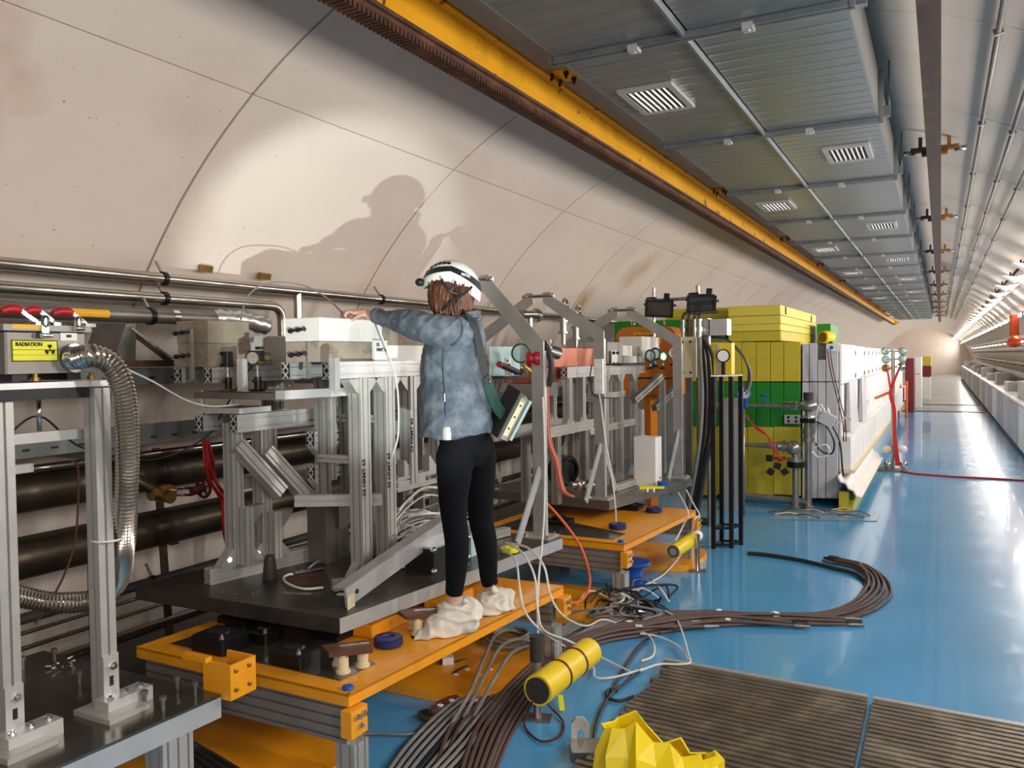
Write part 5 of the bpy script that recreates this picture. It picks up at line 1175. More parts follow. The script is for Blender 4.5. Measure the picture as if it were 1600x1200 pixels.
# far pieces
for lab, px0, px1, py0, py1, m_, y in (('dark red shielding block far down the hall', 1414, 1428, 560, 652, 'shield_red', 26.3), ('white block beyond the dark red one, upper', 1429, 1440, 558, 584, 'shield_white', 29), ('white block beyond the dark red one, lower', 1429, 1440, 585, 640, 'shield_white', 29), ('small dull yellow block far down the hall', 1440, 1455, 557, 571, 'shield_yellow', 34), ('small dark red block under the far yellow one', 1440, 1455, 572, 588, 'shield_red', 34), ('small white block lowest in the far pile', 1440, 1454, 589, 640, 'shield_white', 34)):
    a, b = W(px0, py1, y=y), W(px1, py0, y=y); solo('shielding_block', MB().bx(a.x, b.x, y, y+1.2, max(0, a.z), b.z, .01), m_, lab, 'block', 'far shielding blocks')
a, b = W(1416, 590, y=24), W(1432, 640, y=24); solo('pink_sheet', MB().bx(XS+.16, XS+.19, 24.2, 25.2, .02, .95), 'safety_orange', 'pinkish red sheet hung over the far end of the white wall', 'sheet')

# ================================================================== vacuum pumping group before the grey wall
VY = 9.5
def V_(px, py, y=VY): return W(px, py, y=y)
t = thing('pumping_column', 'tall steel vacuum column with a bulb and rubber cap', 'vacuum pump', V_(1263, 790))
c = V_(1263, 640)
zz = lambda py: V_(1263, py).z
MB().lathe((c.x, VY, 0.02), (0, 0, 1), [(0, .06), (.03, .06), (.03, .038), (zz(690)-.02, .038), (zz(690)-.02, .07), (zz(684)-.02, .07), (zz(684)-.02, .05), (zz(680), .05), (zz(680), .07), (zz(672), .07), (zz(672), .045), (zz(664), .045), (zz(664), .075), (zz(656), .085), (zz(652), .075), (zz(652), .035), (zz(645), .035)], 18).build('column', 'steel', t)
MB().lathe((c.x, VY, zz(660)), (0, 0, 1), [(0, .09), (zz(653)-zz(660), .09)], 18).build('clamp_ring', 'black_metal', t)
MB().sph((c.x, VY, zz(634)), (.098, .098, .07)).build('bulb', 'steel', t)
MB().lathe((c.x, VY, zz(626)), (0, 0, 1), [(0, .05), (.09, .055), (.09, .04)], 16).build('rubber_cap', 'rubber', t)
MB().tube(fillet([(c.x, VY, .06), (c.x, VY, .03+.06), (c.x-.5, VY+.05, .1), (c.x-.9, VY+.1, .1)], .03), .04, 12).build('foot_pipe', 'steel', t)
a = V_(1115, 634); b = V_(1255, 634)
MB().tube([a+V((0, 0, 0)), a*.5+b*.5, b], [.05, .02, .022], 12).build('upper_arm', 'steel', t)
for k in range(6): MB().lathe(V_(1222+k*4, 634), (1, 0, 0), [(0, .02), (.004, .05), (.018, .05), (.022, .02)], 14).build('arm_flange', 'chrome', t)
t = thing('pumping_column', 'shorter steel vacuum column with a round elbow, beside the tall one', 'vacuum pump', V_(1240, 790))
c2 = V_(1243, 700, VY-.05)
z2 = lambda py: V_(1243, py, VY-.05).z
MB().lathe((c2.x, VY-.05, 0.02), (0, 0, 1), [(0, .05), (.03, .05), (.03, .036), (z2(733), .036), (z2(733), .085), (z2(718), .085), (z2(718), .04), (z2(706), .04)], 16).build('column', 'steel', t)
MB().lathe((c2.x, VY-.05, z2(730)), (0, 0, 1), [(0, .093), (z2(721)-z2(730), .093)], 18).build('clamp_ring', 'black_metal', t)
MB().sph((c2.x-.02, VY-.05, z2(700)), (.085, .085, .085)).build('elbow_bulb', 'steel', t)
MB().lathe((c2.x-.04, VY-.05, z2(698)), (-1, 0, 0), [(0, .05), (.07, .05), (.07, .07), (.09, .07), (.09, .045), (.14, .055), (.16, .04), (.26, .03), (.5, .02), (.8, .02)], 16).build('side_arm', 'steel', t)
for k, (px, py) in enumerate(((1202, 716), (1215, 728), (1204, 737), (1226, 737))): MB().cb(V_(px, py, VY-.1), (.07, .03, .07), 0, 0, .3*k).build('hanging_tag', 'black', t)
for k in range(3): MB().cb(V_(1213+6*k, 716+3*(k % 2), VY-.12), (.05, .03, .035)).build('red_plug', 'red_paint', t)
t = thing('socket_panel', 'grey four-way socket panel on the green blocks', 'socket', V_(1238, 655)); p = V_(1238, 655, SY-.03)
MB().cb(p, (.17, .04, .1)).build('case', 'grey_paint', t)
for dx in (-.04, .045):
    for dz in (-.022, .022): MB().lathe(p+V((dx, -.02, dz)), (0, -1, 0), [(0, .016), (.003, .016), (.003, .01)], 10).build('socket', 'black', t)
p = V_(1293, 655, VY-.3); t = thing('pump_controller', 'grey tilted pump controller with white plugs', 'controller', p)
MB().cb(p, (.15, .12, .12), 0, 0, .5).build('case', 'grey_paint', t); MB().bar(p+V((0, .05, -.02)), (p.x, SY-.002, p.z-.02), .03, .03).build('wall_arm', 'steel', t)
for k in range(3): MB().cyl(p+V((-.06+.04*k, -.02, .06)), p+V((-.08+.04*k, -.02, .12)), .012, 8).build('plug', 'white_plastic', t)
for k, pts in enumerate((((1286, 640), (1282, 632), (1276, 645), (1274, 690)), ((1268, 657), (1290, 665), (1303, 690), (1300, 708), (1285, 706), (1274, 692)), ((1300, 665), (1312, 690), (1316, 730), (1318, 745)), ((1304, 664), (1318, 655), (1325, 650), (1330, 656)), ((1268, 705), (1280, 715), (1296, 708), (1290, 695), (1270, 700)))):
    solo('pump_cable', MB().tube(spl([V_(x, y, VY-.15) for x, y in pts], 6), .01, 7), ('cable_white', 'cable_black', 'cable_black', 'cream', 'cable_white')[k], ('white cable arching from the pump controller', 'black cable looping beside the tall vacuum column', 'black cable running down beside the controller', 'cream cable bunched on the white ledge', 'white tubing bag-shaped loop beside the vacuum column')[k], 'cable', 'cables at the pumping group')
for k in range(3): solo('red_wire', MB().tube(spl([V_(1160+3*k, 648, 9.3), V_(1180, 665+2*k, 9.3), V_(1198+k, 680+k, 9.3), V_(1206+3*k, 700, 9.3), V_(1222, 716+2*k, 9.3)], 5), .006, 6), 'red_cable', 'thin red wire fanning towards the shorter vacuum column', 'cable', 'red wires at the pumping group')
p = V_(1162, 615, 8.9); t = thing('pressure_gauge', 'round blue pressure gauge behind the black poles', 'gauge', p)
MB().lathe(p, (.2, -1, .1), [(-.05, .05), (-.04, .075), (.01, .075), (.012, .062)], 20).build('case', 'blue_plastic', t); MB().lathe(p+V((.0, -.012, 0)), (.2, -1, .1), [(0, .06), (.002, .06)], 18).build('dial', 'grey_paint', t); MB().cb(p+V((0, 0, -.1)), (.07, .06, .1)).build('base', 'blue_plastic', t); MB().cyl((p.x, p.y, 0), (p.x, p.y, p.z-.14), .012, 8).build('post', 'steel', t)
for k, px in enumerate((1133, 1151)):
    q = W(px, 790, z=0); q = V((q.x, 9.2, 0)); q.x = W(px, 700, y=9.2).x
    solo('support_post', MB().prof(q, (q.x, 9.2, W(px, 622, y=9.2).z), .08, .08, (0, 1, 0)), 'alu_bright', ('pale aluminium post behind the black poles, first', 'pale aluminium post behind the black poles, second')[k], 'post', 'posts behind the black poles')
p = W(1195, 620, y=9.4); t = thing('needle_valve', 'needle valve with a blue knob on the upper vacuum arm', 'valve', p); MB().lathe(p+V((0, 0, -.08)), (0, 0, 1), [(0, .012), (.06, .014), (.06, .008), (.09, .008), (.09, .04), (.105, .045), (.11, .03)], 12).build('body', 'blue_plastic', t)
solo('floor_film', MB().slab([W(1200, 812, z=0).xy, W(1370, 815, z=0).xy, W(1375, 803, z=0).xy, W(1230, 790, z=0).xy], .002, .008), 'film', 'bluish plastic film lying before the vacuum columns', 'film')
for k in range(12):
    s = W(1200+k*11, 800+4*math.sin(k*2), z=.015); e = s+V((.25, .1*math.sin(k), .0)); solo('scrap_wire', MB().tube(spl([s, (s+e)/2+V((0, .06*math.sin(k*3), .02)), e], 4), .007, 6), ('brass', 'cream', 'cable_brown', 'cable_grey')[k % 4], ('brass coloured', 'cream', 'brown', 'grey')[k % 4]+' scrap wire in the heap before the vacuum columns', 'wire', 'scrap wires')
# ================================================================== lamp stand with the red cable
LY = 13.25; LX = -.62
t = thing('signal_lamp_stand', 'stand with clusters of clear round lamps and red cabling', 'lamp stand', (LX, LY, 0))
MB().cyl((LX, LY, 0), (LX, LY, W(1396, 545, y=LY).z), .025, 12).build('pole', 'steel', t)
MB().slab([(LX-.2, LY-.15), (LX+.2, LY-.15), (LX+.2, LY+.15), (LX-.2, LY+.15)], 0, .02).build('foot', 'steel_dull', t)
for px, py, m_ in ((1383, 549, 'glass'), (1384, 562, 'glass'), (1384, 575, 'brass'), (1410, 549, 'glass'), (1410, 561, 'glass'), (1408, 573, 'chrome'), (1386, 702, 'cream'), (1411, 702, 'white_plastic'), (1387, 726, 'chrome'), (1412, 726, 'chrome')):
    p = W(px, py, y=LY); l = MB().lathe(p+V((0, .05, 0)), (0, -1, 0), [(0, .03), (.03, .055), (.08, .06), (.12, .05), (.13, .02)], 14).build('lamp', m_, t); MB().bar(p+V((0, .04, 0)), (LX, LY, p.z), .02, .02).build('arm', 'steel', l)
for k in range(5):
    solo('red_cable', MB().tube(spl([W(1385 if k % 2 else 1408, 570, y=LY-.1), W(1390+k, 610, y=LY-.1), W(1395+k, 640, y=LY-.1), W(1396+k, 680, y=LY-.1), W(1400+k*1.5, 728, y=LY-.15)], 5), .009, 7), 'red_cable', 'red cable running down the signal lamp stand', 'cable', 'red cables on the lamp stand')
solo('red_cable', MB().tube(spl([W(x, y, z=.012) for x, y in ((1402, 735), (1430, 740), (1480, 744), (1540, 747), (1605, 751))], 6), .013, 8), 'red_cable', 'long red cable crossing the blue floor from the lamp stand', 'cable')
solo('warning_tape', MB().tube(spl([W(1368, 622, y=LY+.3), W(1380, 617, y=LY), W(1392, 612, y=LY-.1)], 4), .02, 6), 'safety_orange', 'orange tape strung from the white wall to the lamp stand', 'tape')
for k in range(2): solo('wall_wire', MB().tube(spl([W(x+4*k, y, y=SY-.15) for x, y in ((1293, 545), (1298, 580), (1310, 630), (1317, 660), (1318, 690))], 5), .007, 6), ('red_dark', 'cable_brown')[k], ('dark red wire hanging down the grey front from the beacon', 'brown wire hanging down the grey front from the beacon')[k], 'cable', 'wires on the grey front')
# ================================================================== things on the floor
def grating(lab, x0, x1, y0, y1, skew, stagger):
    t = thing('floor_grating', lab, 'grating', ((x0+x1)/2, (y0+y1)/2, 0), 'floor gratings')
    n = int((y1-y0)/.047)
    MB().hexa([(x0+.06, y0, .004), (x1, y0, .004), (x1, y1+skew*(x1-x0), .004), (x0+.06, y1, .004), (x0+.06, y0, .016), (x1, y0, .016), (x1, y1+skew*(x1-x0), .016), (x0+.06, y1, .016)]).build('pan', 'plate_grey', t)
    b0 = None
    for k in range(n):
        y = y1-.03-k*.047; xs = x0+(stagger*random.uniform(0, .05) if k else 0)
        MB().prism([(-.017, 0), (.017, 0), (.014, .024), (-.014, .024)], (xs, y, .0165), (x1, y+skew*(x1-x0), .0165)).build('bar', 'grate', t)
    MB().hexa([(x0, y1, 0), (x1, y1+skew*(x1-x0), 0), (x1, y1+.035+skew*(x1-x0), 0), (x0, y1+.035, 0), (x0, y1, .045), (x1, y1+skew*(x1-x0), .045), (x1, y1+.035+skew*(x1-x0), .045), (x0, y1+.035, .045)]).build('edge_angle', 'alu', t)
grating('brown grey steel floor grating nearest the yellow bag', -1.35, -.31, 2.35, 4.36, -.05, 1)
grating('brown grey steel floor grating further along, cut by the frame', -.285, 1.1, 2.35, 4.3, -.05, 0)
# yellow plastic bag, open and crumpled
c = W(1030, 1238, z=.042)
AX = (RM @ V((0, 0, -1))); AX.z = 0; AX.normalize()          # into the scene
SX = V((AX.y, -AX.x, 0))                                       # to the side
n = 22; vs = []; fs = []
jag = [0, -.02, -.035, -.05, -.015, -.055, -.01, .035, -.01, -.03, -.045, -.06, -.05, -.035, -.02, .03, -.03, -.01, -.05, -.02, -.04, -.015]
def ring_(rs, rd, z, jz, off, wob):
    o_ = len(vs)
    for i in range(n):
        a = 2*math.pi*i/n; k = 1+wob*math.sin(i*2.9+off)
        vs.append(c+SX*(rs*k*math.cos(a))+AX*(rd*k*math.sin(a)+.03*z)+V((0, 0, z+jz*jag[i]-jz*.25*math.cos(a)*.3)))
    return o_
rr_ = [ring_(.19, .15, 0, 0, 0, .05), ring_(.235, .17, .07, .1, 1, .1), ring_(.225, .12, .16, .5, 2, .14), ring_(.215, .05, .235, 1, 3, .1), ring_(.207, .043, .23, 1, 3, .1), ring_(.2, .1, .14, .4, 2, .1), ring_(.08, .05, .03, 0, 0, .05)]
for a, b in zip(rr_, rr_[1:]): fs += [(a+i, a+(i+1) % n, b+(i+1) % n, b+i) for i in range(n)]
fs += [tuple(rr_[0]+n-1-i for i in range(n)), tuple(rr_[-1]+i for i in range(n))]
solo('plastic_bag', MB().add(vs, fs, False), 'bag_yellow', 'crumpled bright yellow plastic bag standing open on the grating', 'bag')
# fork shaped aluminium clip
p = W(907, 1168, z=0); t = thing('fork_clip', 'forked aluminium clip standing beside the grating', 'clip', p)
M = Matrix.Translation(p) @ Matrix.Rotation(math.radians(28), 4, 'Z')
MB(M).prism([(-.04, 0), (-.014, 0), (-.014, .075), (0, .088), (.014, .075), (.014, 0), (.04, 0), (.04, .1), (.014, .135), (-.02, .135), (-.04, .11)], (0, -.008, 0), (0, .012, 0)).build('fork', 'alu_bright', t)
MB(M).bx(-.05, .1, -.14, -.01, 0, .045).build('block', 'steel', t)
# yellow cylinders on stands
def det(lab, a, b, r, post, ptop, m_post, front):
    t = thing('tube_detector', lab, 'detector', post, 'yellow tube detectors')
    d = (b-a).normalized()
    L = (b-a).length
    MB().lathe(a, d, [(.0, r*.86), (0, r), (L, r), (L, r*.5), (L, 0)], 26).build('tube', 'tape_yellow', t)
    MB().lathe(a-d*.0005, -d, [(0, r*.85), (.003, r*.85), (.0035, r*.6)], 22).build('end_cap', 'rubber' if front else 'steel_dull', t)
    if front:
        for k in (.36, .68): MB().lathe(a+d*L*k, d, [(0, r+.0015), (.002, r+.004), (.013, r+.004), (.015, r+.0015)], 26).build('clamp_band', 'red_dark', t)
        MB().bar(a+d*L*.44+V((.045, -.02, r*.62)), a+d*L*.58+V((.045, -.02, r*.62)), .03, .004, (.7, -.4, .6)).build('type_plate', 'sign_yellow', t)
    s_ = MB().lathe(post, (0, 0, 1), [(0, .02), (.008, .02), (.01, .019), (ptop-.0, .019)], 14).build('post', m_post, t)
    MB().cb(post+V((0, 0, .004)), (.13, .09, .008), .3).build('base', 'steel_dull', t)
    return t
a, b = W(840, 1079, z=.19), W(920, 1018, z=.19)
pz = W(850, 1110, z=0)
t = det('big yellow tube detector strapped to a post before the person', a, b, .072, V((a.x-.06, a.y+.12, 0)), .3, 'steel', True)
MB().lathe(V((a.x-.06, a.y+.12, .28)), (0, 0, 1), [(0, .034), (.12, .034), (.12, .028)], 16).build('collar', 'rubber', t)
MB().tube(spl([a+V((-.01, -.03, -.04)), W(825, 1110, z=.05), W(820, 1135, z=.01), W(845, 1158, z=.01), W(875, 1150, z=.01), W(880, 1128, z=.01), W(860, 1105, z=.03), a+V((.05, 0, -.05))], 6), .005, 6).build('loop_lead', 'red_dark', t)
MB().cb(W(877, 1098, z=.03), (.025, .11, .003), .5, .3).build('strap_end', 'sign_yellow', t)
a, b = W(1052, 862, z=.21), W(1082, 842, z=.24)
p = W(1090, 893, z=0)
t = det('small yellow tube detector on a chrome post by the second platform', a, b, .055, p, .3, 'chrome', False)
MB().lathe(a, (a-b), [(.0005, .03), (.006, .03)], 14).build('window', 'concrete_grey', t)
MB().cyl(b, b+(b-a)*.3, .045, 14).build('tail', 'white_plastic', t)
# blue cable reel
p = W(988, 922, z=0); t = thing('cable_reel', 'blue plastic cable reel on a steel bail behind the platform leg', 'cable reel', p)
MB().lathe(p+V((0, 0, .03)), (0, 0, 1), [(0, .12), (.012, .13), (.024, .12), (.024, .075), (.16, .075), (.16, .13), (.175, .14), (.185, .13), (.185, .02)], 28).build('spool', 'blue_plastic', t)
MB().lathe(p+V((0, 0, .215)), (0, 0, 1), [(0, .014), (.05, .012), (.055, .006)], 10).build('crank_knob', 'black', t)
MB().tube(fillet([p+V((.05, -.14, .0)), p+V((.05, -.15, .12)), p+V((.15, -.02, .12)), p+V((.15, .04, 0))], .04), .009, 8).build('bail', 'chrome', t)
# ------------------------------------------------ cables
random.seed(11)
def path(pp, z=.012): return [W(x, y, z=z) for x, y in pp]
def offset(pts, o_, dz):
    out = []
    for i, p in enumerate(pts):
        d = pts[min(i+1, len(pts)-1)]-pts[max(i-1, 0)]; d.z = 0; d.normalize(); n_ = V((-d.y, d.x, 0))
        out.append(p+n_*(o_*(1+.25*math.sin(i*1.3)))+V((0, 0, dz)))
    return out
BR = [(725, 1225), (752, 1150), (800, 1085), (860, 1030), (920, 1000), (985, 985), (1060, 972), (1130, 968), (1210, 968), (1290, 966), (1340, 952), (1368, 930), (1370, 908), (1350, 888), (1310, 878)]
br = path(BR)
for k in range(21):
    lay = k//8; o_ = (-.105+.03*(k % 8)+(.012 if lay == 1 else 0))*(1 if lay < 2 else .8)
    n_ = (10, 15, 15, 9, 15, 12, 15, 8, 9, 10, 15, 15, 14, 15, 9, 8, 7, 9, 10, 8, 7)[k]
    pts = offset(br[:n_], o_, .001+.021*lay)
    if n_ < 12: pts[-1] = pts[-1]+V((.1, -.02*(k % 3), -.01*lay))
    lab = 'brown cable of the long bundle looping across the blue floor' if n_ > 11 else 'brown cable of the thick bundle that ends under the loop'
    t = thing('bundle_cable', lab, 'cable', pts[0], 'brown cables of the floor bundle')
    MB().tube(spl(pts, 5), .0105, 7).build('sheath', 'cable_brown', t)
    d = (pts[-1]-pts[-2]).normalized()
    MB().lathe(pts[-1]-d*.0, d, [(0, .011), (.01, .014), (.06, .014), (.06, .011), (.1, .011)], 8).build('plug', 'black' if k % 2 else 'steel_dull', t)
    if k % 2 == 0: 
        q = pts[min(8, len(pts)-2)]; MB().cb(q+V((0, 0, .012)), (.04, .03, .004), k).build('tag', 'paper', t)
GR = [(640, 1230), (690, 1170), (745, 1110), (810, 1058), (865, 1015), (915, 985), (955, 965), (985, 945)]
gr = path(GR)
for k in range(24):
    lay = k//10; o_ = -.14+.027*(k % 10)+(.012 if lay == 1 else 0)
    n_ = 8 if k % 4 else 6
    t = thing('bundle_cable', 'grey cable of the bundle running under the yellow tube' if n_ == 8 else 'grey cable of the bundle stopping short of the yellow tube', 'cable', gr[0], 'grey cables of the floor bundle')
    MB().tube(spl(offset(gr[:n_], o_, .0+.019*lay), 5), .009, 7).build('sheath', 'cable_grey' if k % 5 else 'cable_black', t)
for k, pp in enumerate((((700, 1140), (735, 1080), (760, 1020), (775, 992), (800, 985), (828, 998)), ((720, 1130), (752, 1068), (775, 1020), (795, 1002), (820, 1000), (838, 1012)), ((735, 1130), (770, 1065), (795, 1025), (815, 1012), (838, 1008)))):
    pts = [W(x, y, z=.02+.16*math.sin(math.pi*i/(len(pp)-1))) for i, (x, y) in enumerate(pp)]
    solo('arched_cable', MB().tube(spl(pts, 6), .01, 8), 'cable_grey', ('grey cable arching highest over the bundle by the shoe covers', 'grey cable arching over the bundle, middle one', 'grey cable arching over the bundle, lowest one')[k], 'cable', 'cables arching over the bundle')
solo('black_lead', MB().tube(spl([p+V((0, 0, .005)) for p in path(((1168, 865), (1200, 868), (1250, 876), (1300, 888), (1335, 897), (1352, 908), (1362, 922)))], 6), .016, 8), 'cable_black', 'thick black lead with taped end curving over the blue floor', 'cable')
for k, pp in enumerate((((1000, 1045), (980, 1065), (955, 1085), (940, 1110), (930, 1140), (925, 1165), (905, 1200)), ((965, 1080), (950, 1078), (950, 1090), (968, 1095), (990, 1088)), ((1040, 985), (1010, 1000), (985, 1030), (955, 1082)))):
    solo('black_lead', MB().tube(spl(path(pp), 6), .008, 7), 'cable_black', ('black lead trailing past the forked clip', 'short black loop of lead at the grating edge', 'black lead leaving the brown bundle towards the grating')[k], 'cable', 'black leads on the floor')
# white leads dropping from the first plate and strewn on the floor
for k, pp in enumerate((((790, 850, .63), (815, 862, -2.0), (835, 900, -1.86), (840, 950, -1.82), (850, 985, -1.79), (890, 1002, .1), (945, 1030, .03), (985, 1050, .02)),
                       ((790, 848, .64), (825, 856, -2.0), (850, 885, -1.85), (860, 930, -1.81), (880, 962, -1.78), (915, 978, .1), (945, 968, .08), (985, 985, .03), (1010, 990, .02)),
                       ((782, 856, .62), (805, 875, -2.0), (812, 920, -1.86), (820, 955, -1.83), (845, 985, -1.8), (885, 1012, .05), (925, 1040, .02), (930, 1058, .02), (960, 1058, .02), (1005, 1045, .02)))):
    solo('white_lead', MB().tube(spl([W(x, y, z=z) if z > 0 else W(x, y, x=z) for x, y, z in pp], 6), .006, 7), 'cable_white', ('white lead falling from the plate edge straight past the yellow tube', 'white lead falling from the plate edge, flung furthest', 'white lead falling from the plate edge nearest the legs')[k], 'cable', 'white leads from the plate edge')
solo('white_lead', MB().tube(spl([W(x, y, y=4.5) for x, y in ((848, 620), (851, 700), (851, 780))]+[W(848, 840, x=-2.0), W(842, 900, x=-1.85), W(840, 950, x=-1.82), W(841, 1005, x=-1.8)], 6), .006, 7), 'cable_white', 'white lead hanging plumb along the first lifting portal', 'cable')
for k, pp in enumerate((((1000, 1048), (1030, 1038), (1060, 1038), (1078, 1035), (1075, 1020), (1065, 985), (1055, 965), (1040, 955)), ((1002, 1033), (1020, 1025), (1022, 1008), (1012, 992), (990, 985), (975, 990)), ((1075, 1030), (1060, 1010), (1030, 995), (1000, 990)))):
    solo('white_lead', MB().tube(spl(path(pp, .05 if k == 0 else .03), 6), .006, 7), 'cable_white', ('white lead in a wide loop at the grating corner', 'white lead in a small loop over the brown bundle', 'pale lead crossing inside the wide white loop')[k], 'cable', 'white leads on the floor')
for k, pp in enumerate((((1060, 770, .6), (1075, 800, .5), (1068, 820, .4), (1055, 845, .3)), ((1072, 765, .6), (1085, 790, .5), (1093, 805, .44), (1085, 812, .44), (1075, 850, .2), (1040, 895, .02), (1005, 915, .02)))):
    solo('white_lead', MB().tube(spl([W(x, y, z=z) for x, y, z in pp], 6), .006, 7), 'cable_white', ('white lead from the second plate to the small yellow tube', 'white lead from the second plate down to the blue reel')[k], 'cable', 'white leads at the second platform')
for k in range(5):
    c = W(790, 1000, z=.06); solo('coiled_cable', MB().ring(c+V((.01*k, .015*math.sin(k), .012*k)), (.06*math.sin(k), .05*math.cos(k*2), 1), .15-.012*k, .008, 30, 6), 'cable_green' if k % 2 else 'cable_grey', 'olive turn of cable coiled on the orange floor plate' if k % 2 else 'grey turn of cable coiled on the orange floor plate', 'cable', 'coil on the floor plate')
# tangle beside the second platform's leg
random.seed(5)
for k in range(16):
    s = W(random.uniform(900, 960), random.uniform(930, 965), z=.07); e = W(random.uniform(985, 1050), random.uniform(930, 970), z=.03)
    mids = [s+(e-s)*f+V((random.uniform(-.13, .13), random.uniform(-.16, .16), random.uniform(.0, .1))) for f in (.15, .32, .5, .66, .84)]
    solo('tangled_cable', MB().tube(spl([s]+mids+[e], 6), random.choice((.006, .007, .008)), 6), random.choice(('cable_grey', 'cable_black', 'cable_black', 'cable_white', 'cable_grey')), 'cable of the tangle at the foot of the second platform', 'cable', 'tangle by the second platform')
for k in range(6):
    p = W(940+k*14, 940+8*(k % 3), z=.08); solo('coax_plug', MB().lathe(p, (math.cos(k*2), math.sin(k*2), .1), [(0, .009), (.03, .009), (.03, .014), (.055, .014), (.055, .008), (.07, .008)], 8), 'chrome', 'shiny coax plug lying in the cable tangle', 'plug', 'plugs in the tangle')
# connectors before the platform
t = thing('cable_connector', 'white boxed connector on the blue floor by the platform edge', 'connector', W(700, 1045, z=0)); p = W(700, 1036, z=.05)
MB().cb(p, (.06, .05, .075), .6).build('shell', 'white_plastic', t); MB().tube(spl([p+V((.03, .02, 0)), W(740, 1028, z=.04), W(790, 1020, z=.03), W(850, 1015, z=.02)], 5), .008, 7).build('lead', 'cable_black', t)
MB().cb(p+V((-.03, -.02, 0)), (.02, .05, .06), .6).build('insert', 'black', t)
for k, (px, py, m_, lab) in enumerate(((668, 1120, 'brass', 'olive metal multipin connector lying on the blue floor'), (692, 1072, 'black', 'black connector with stray white tags on the blue floor'))):
    p = W(px, py, z=.02); t = thing('cable_connector', lab, 'connector', p+V((0, 0, -.02)))
    MB().cb(p, (.1, .05, .035), -.5).build('shell', m_, t); MB().cb(p+V((.0, .0, .019)), (.08, .03, .003), -.5).build('insert', 'black', t)
    MB().tube(spl([p+V((0, .03, .01)), W(px+25, py-25, z=.05), W(px+60, py-35, z=.03), W(px+110, py-45, z=.03)], 6), .009, 7).build('lead', 'cable_black' if k else 'red_dark', t)
    for j in range(4): MB().cb(W(px+20+18*j, py-18-8*(j % 2), z=.05), (.025, .02, .006), j).build('tag', 'paper', t)
solo('grey_lead', MB().tube(spl(path(((560, 1148), (590, 1146), (640, 1147), (680, 1135), (700, 1120), (715, 1095))), 6), .006, 7), 'cable_grey', 'thin grey lead lying on the blue floor before the platform leg', 'cable')
for k in range(2): p = W(600+k*28, 1062, z=.2); solo('hose_loop', MB().ring(p+V((-.12, 0, .02)), (.5, .8, .1), .055, .013, 20, 8), 'cable_white', ('white hose loop hanging under the platform edge, nearer one', 'white hose loop hanging under the platform edge, further one')[k], 'hose', 'hose loops under the platform')
for k in range(4): solo('bench_cable', MB().tube(spl([V((-3.3+.1*k, 2.2, .2)), V((-3.0+.08*k, 2.25, .16+.02*k)), V((-2.7, 2.28+.03*k, .12)), V((-2.3, 2.2+.04*k, .075)), V((-2.05, 2.2+.04*k, .02))], 6), .012, 7), 'cable_black', 'black cable sagging to the floor between bench and platform', 'cable', 'cables between bench and platform')
# thin leads strung along the wall side
for pp, m_, lab in ((((200, 578, -2.75), (240, 597, -3.0), (290, 625, -3.2), (330, 635, -3.2), (372, 632, -3.15)), 'cable_white', 'thin pale lead sagging from the hose to the frame'), (((0, 694, -3.3), (60, 650, -3.3), (130, 700, -3.4), (240, 718, -3.5), (320, 684, -3.4), (350, 640, -3.3), (380, 590, -3.25), (405, 560, -3.1)), 'cable_black', 'thin black lead swinging across the thick pipes to the mirror mount'), (((376, 500, -3.4), (388, 462, -3.3), (420, 442, -3.2), (470, 445, -3.1), (510, 465, -2.95), (545, 500, -2.75)), 'cable_grey', 'thin grey lead arching above the blocks to the hand'), (((590, 508, -2.6), (604, 545, -2.58), (616, 580, -2.57), (622, 620, -2.57), (622, 680, -2.57), (612, 715, -2.6)), 'cable_white', 'thin white lead hanging from the hand past the tablet'), (((110, 720, -3.3), (122, 735, -3.3), (118, 840, -3.3), (95, 910, -3.3), (55, 975, -3.3)), 'rust', 'thin brown wire hanging before the thick pipes')):
    solo('thin_lead', MB().tube(spl([W(x, y, x=X) for x, y, X in pp], 7), .0045, 6), m_, lab, 'cable', 'thin leads')
# ================================================================== the person
from mathutils import noise as NZ
def D(px, py, d): return CAM + RM @ V(((px-800)/F*d, (600-py)/F*d, -d))
AX = (RM @ V((0, 0, -1))); AX.z = 0; AX.normalize()          # into the scene
SX = V((AX.y, -AX.x, 0))                                       # to the side
def loft(mb, secs, n=20):
    """secs = [(centre, half width, half depth)]; closed at both ends"""
    vs = []; m = len(secs)
    for i, (c, a, b) in enumerate(secs):
        d = (secs[min(i+1, m-1)][0]-secs[max(i-1, 0)][0]).normalized()
        bx_ = AX-d*AX.dot(d); bx_.normalize(); ax_ = d.cross(bx_)
        vs += [c+ax_*(a*math.cos(2*math.pi*k/n))+bx_*(b*math.sin(2*math.pi*k/n)) for k in range(n)]
    fs = [(i*n+k, i*n+(k+1) % n, (i+1)*n+(k+1) % n, (i+1)*n+k) for i in range(m-1) for k in range(n)]
    fs += [tuple(range(n-1, -1, -1)), tuple((m-1)*n+k for k in range(n))]
    mb.add(vs, fs, True)
def L(px, py, d, r, dr): return (D(px, py, d), r*d/F, dr)
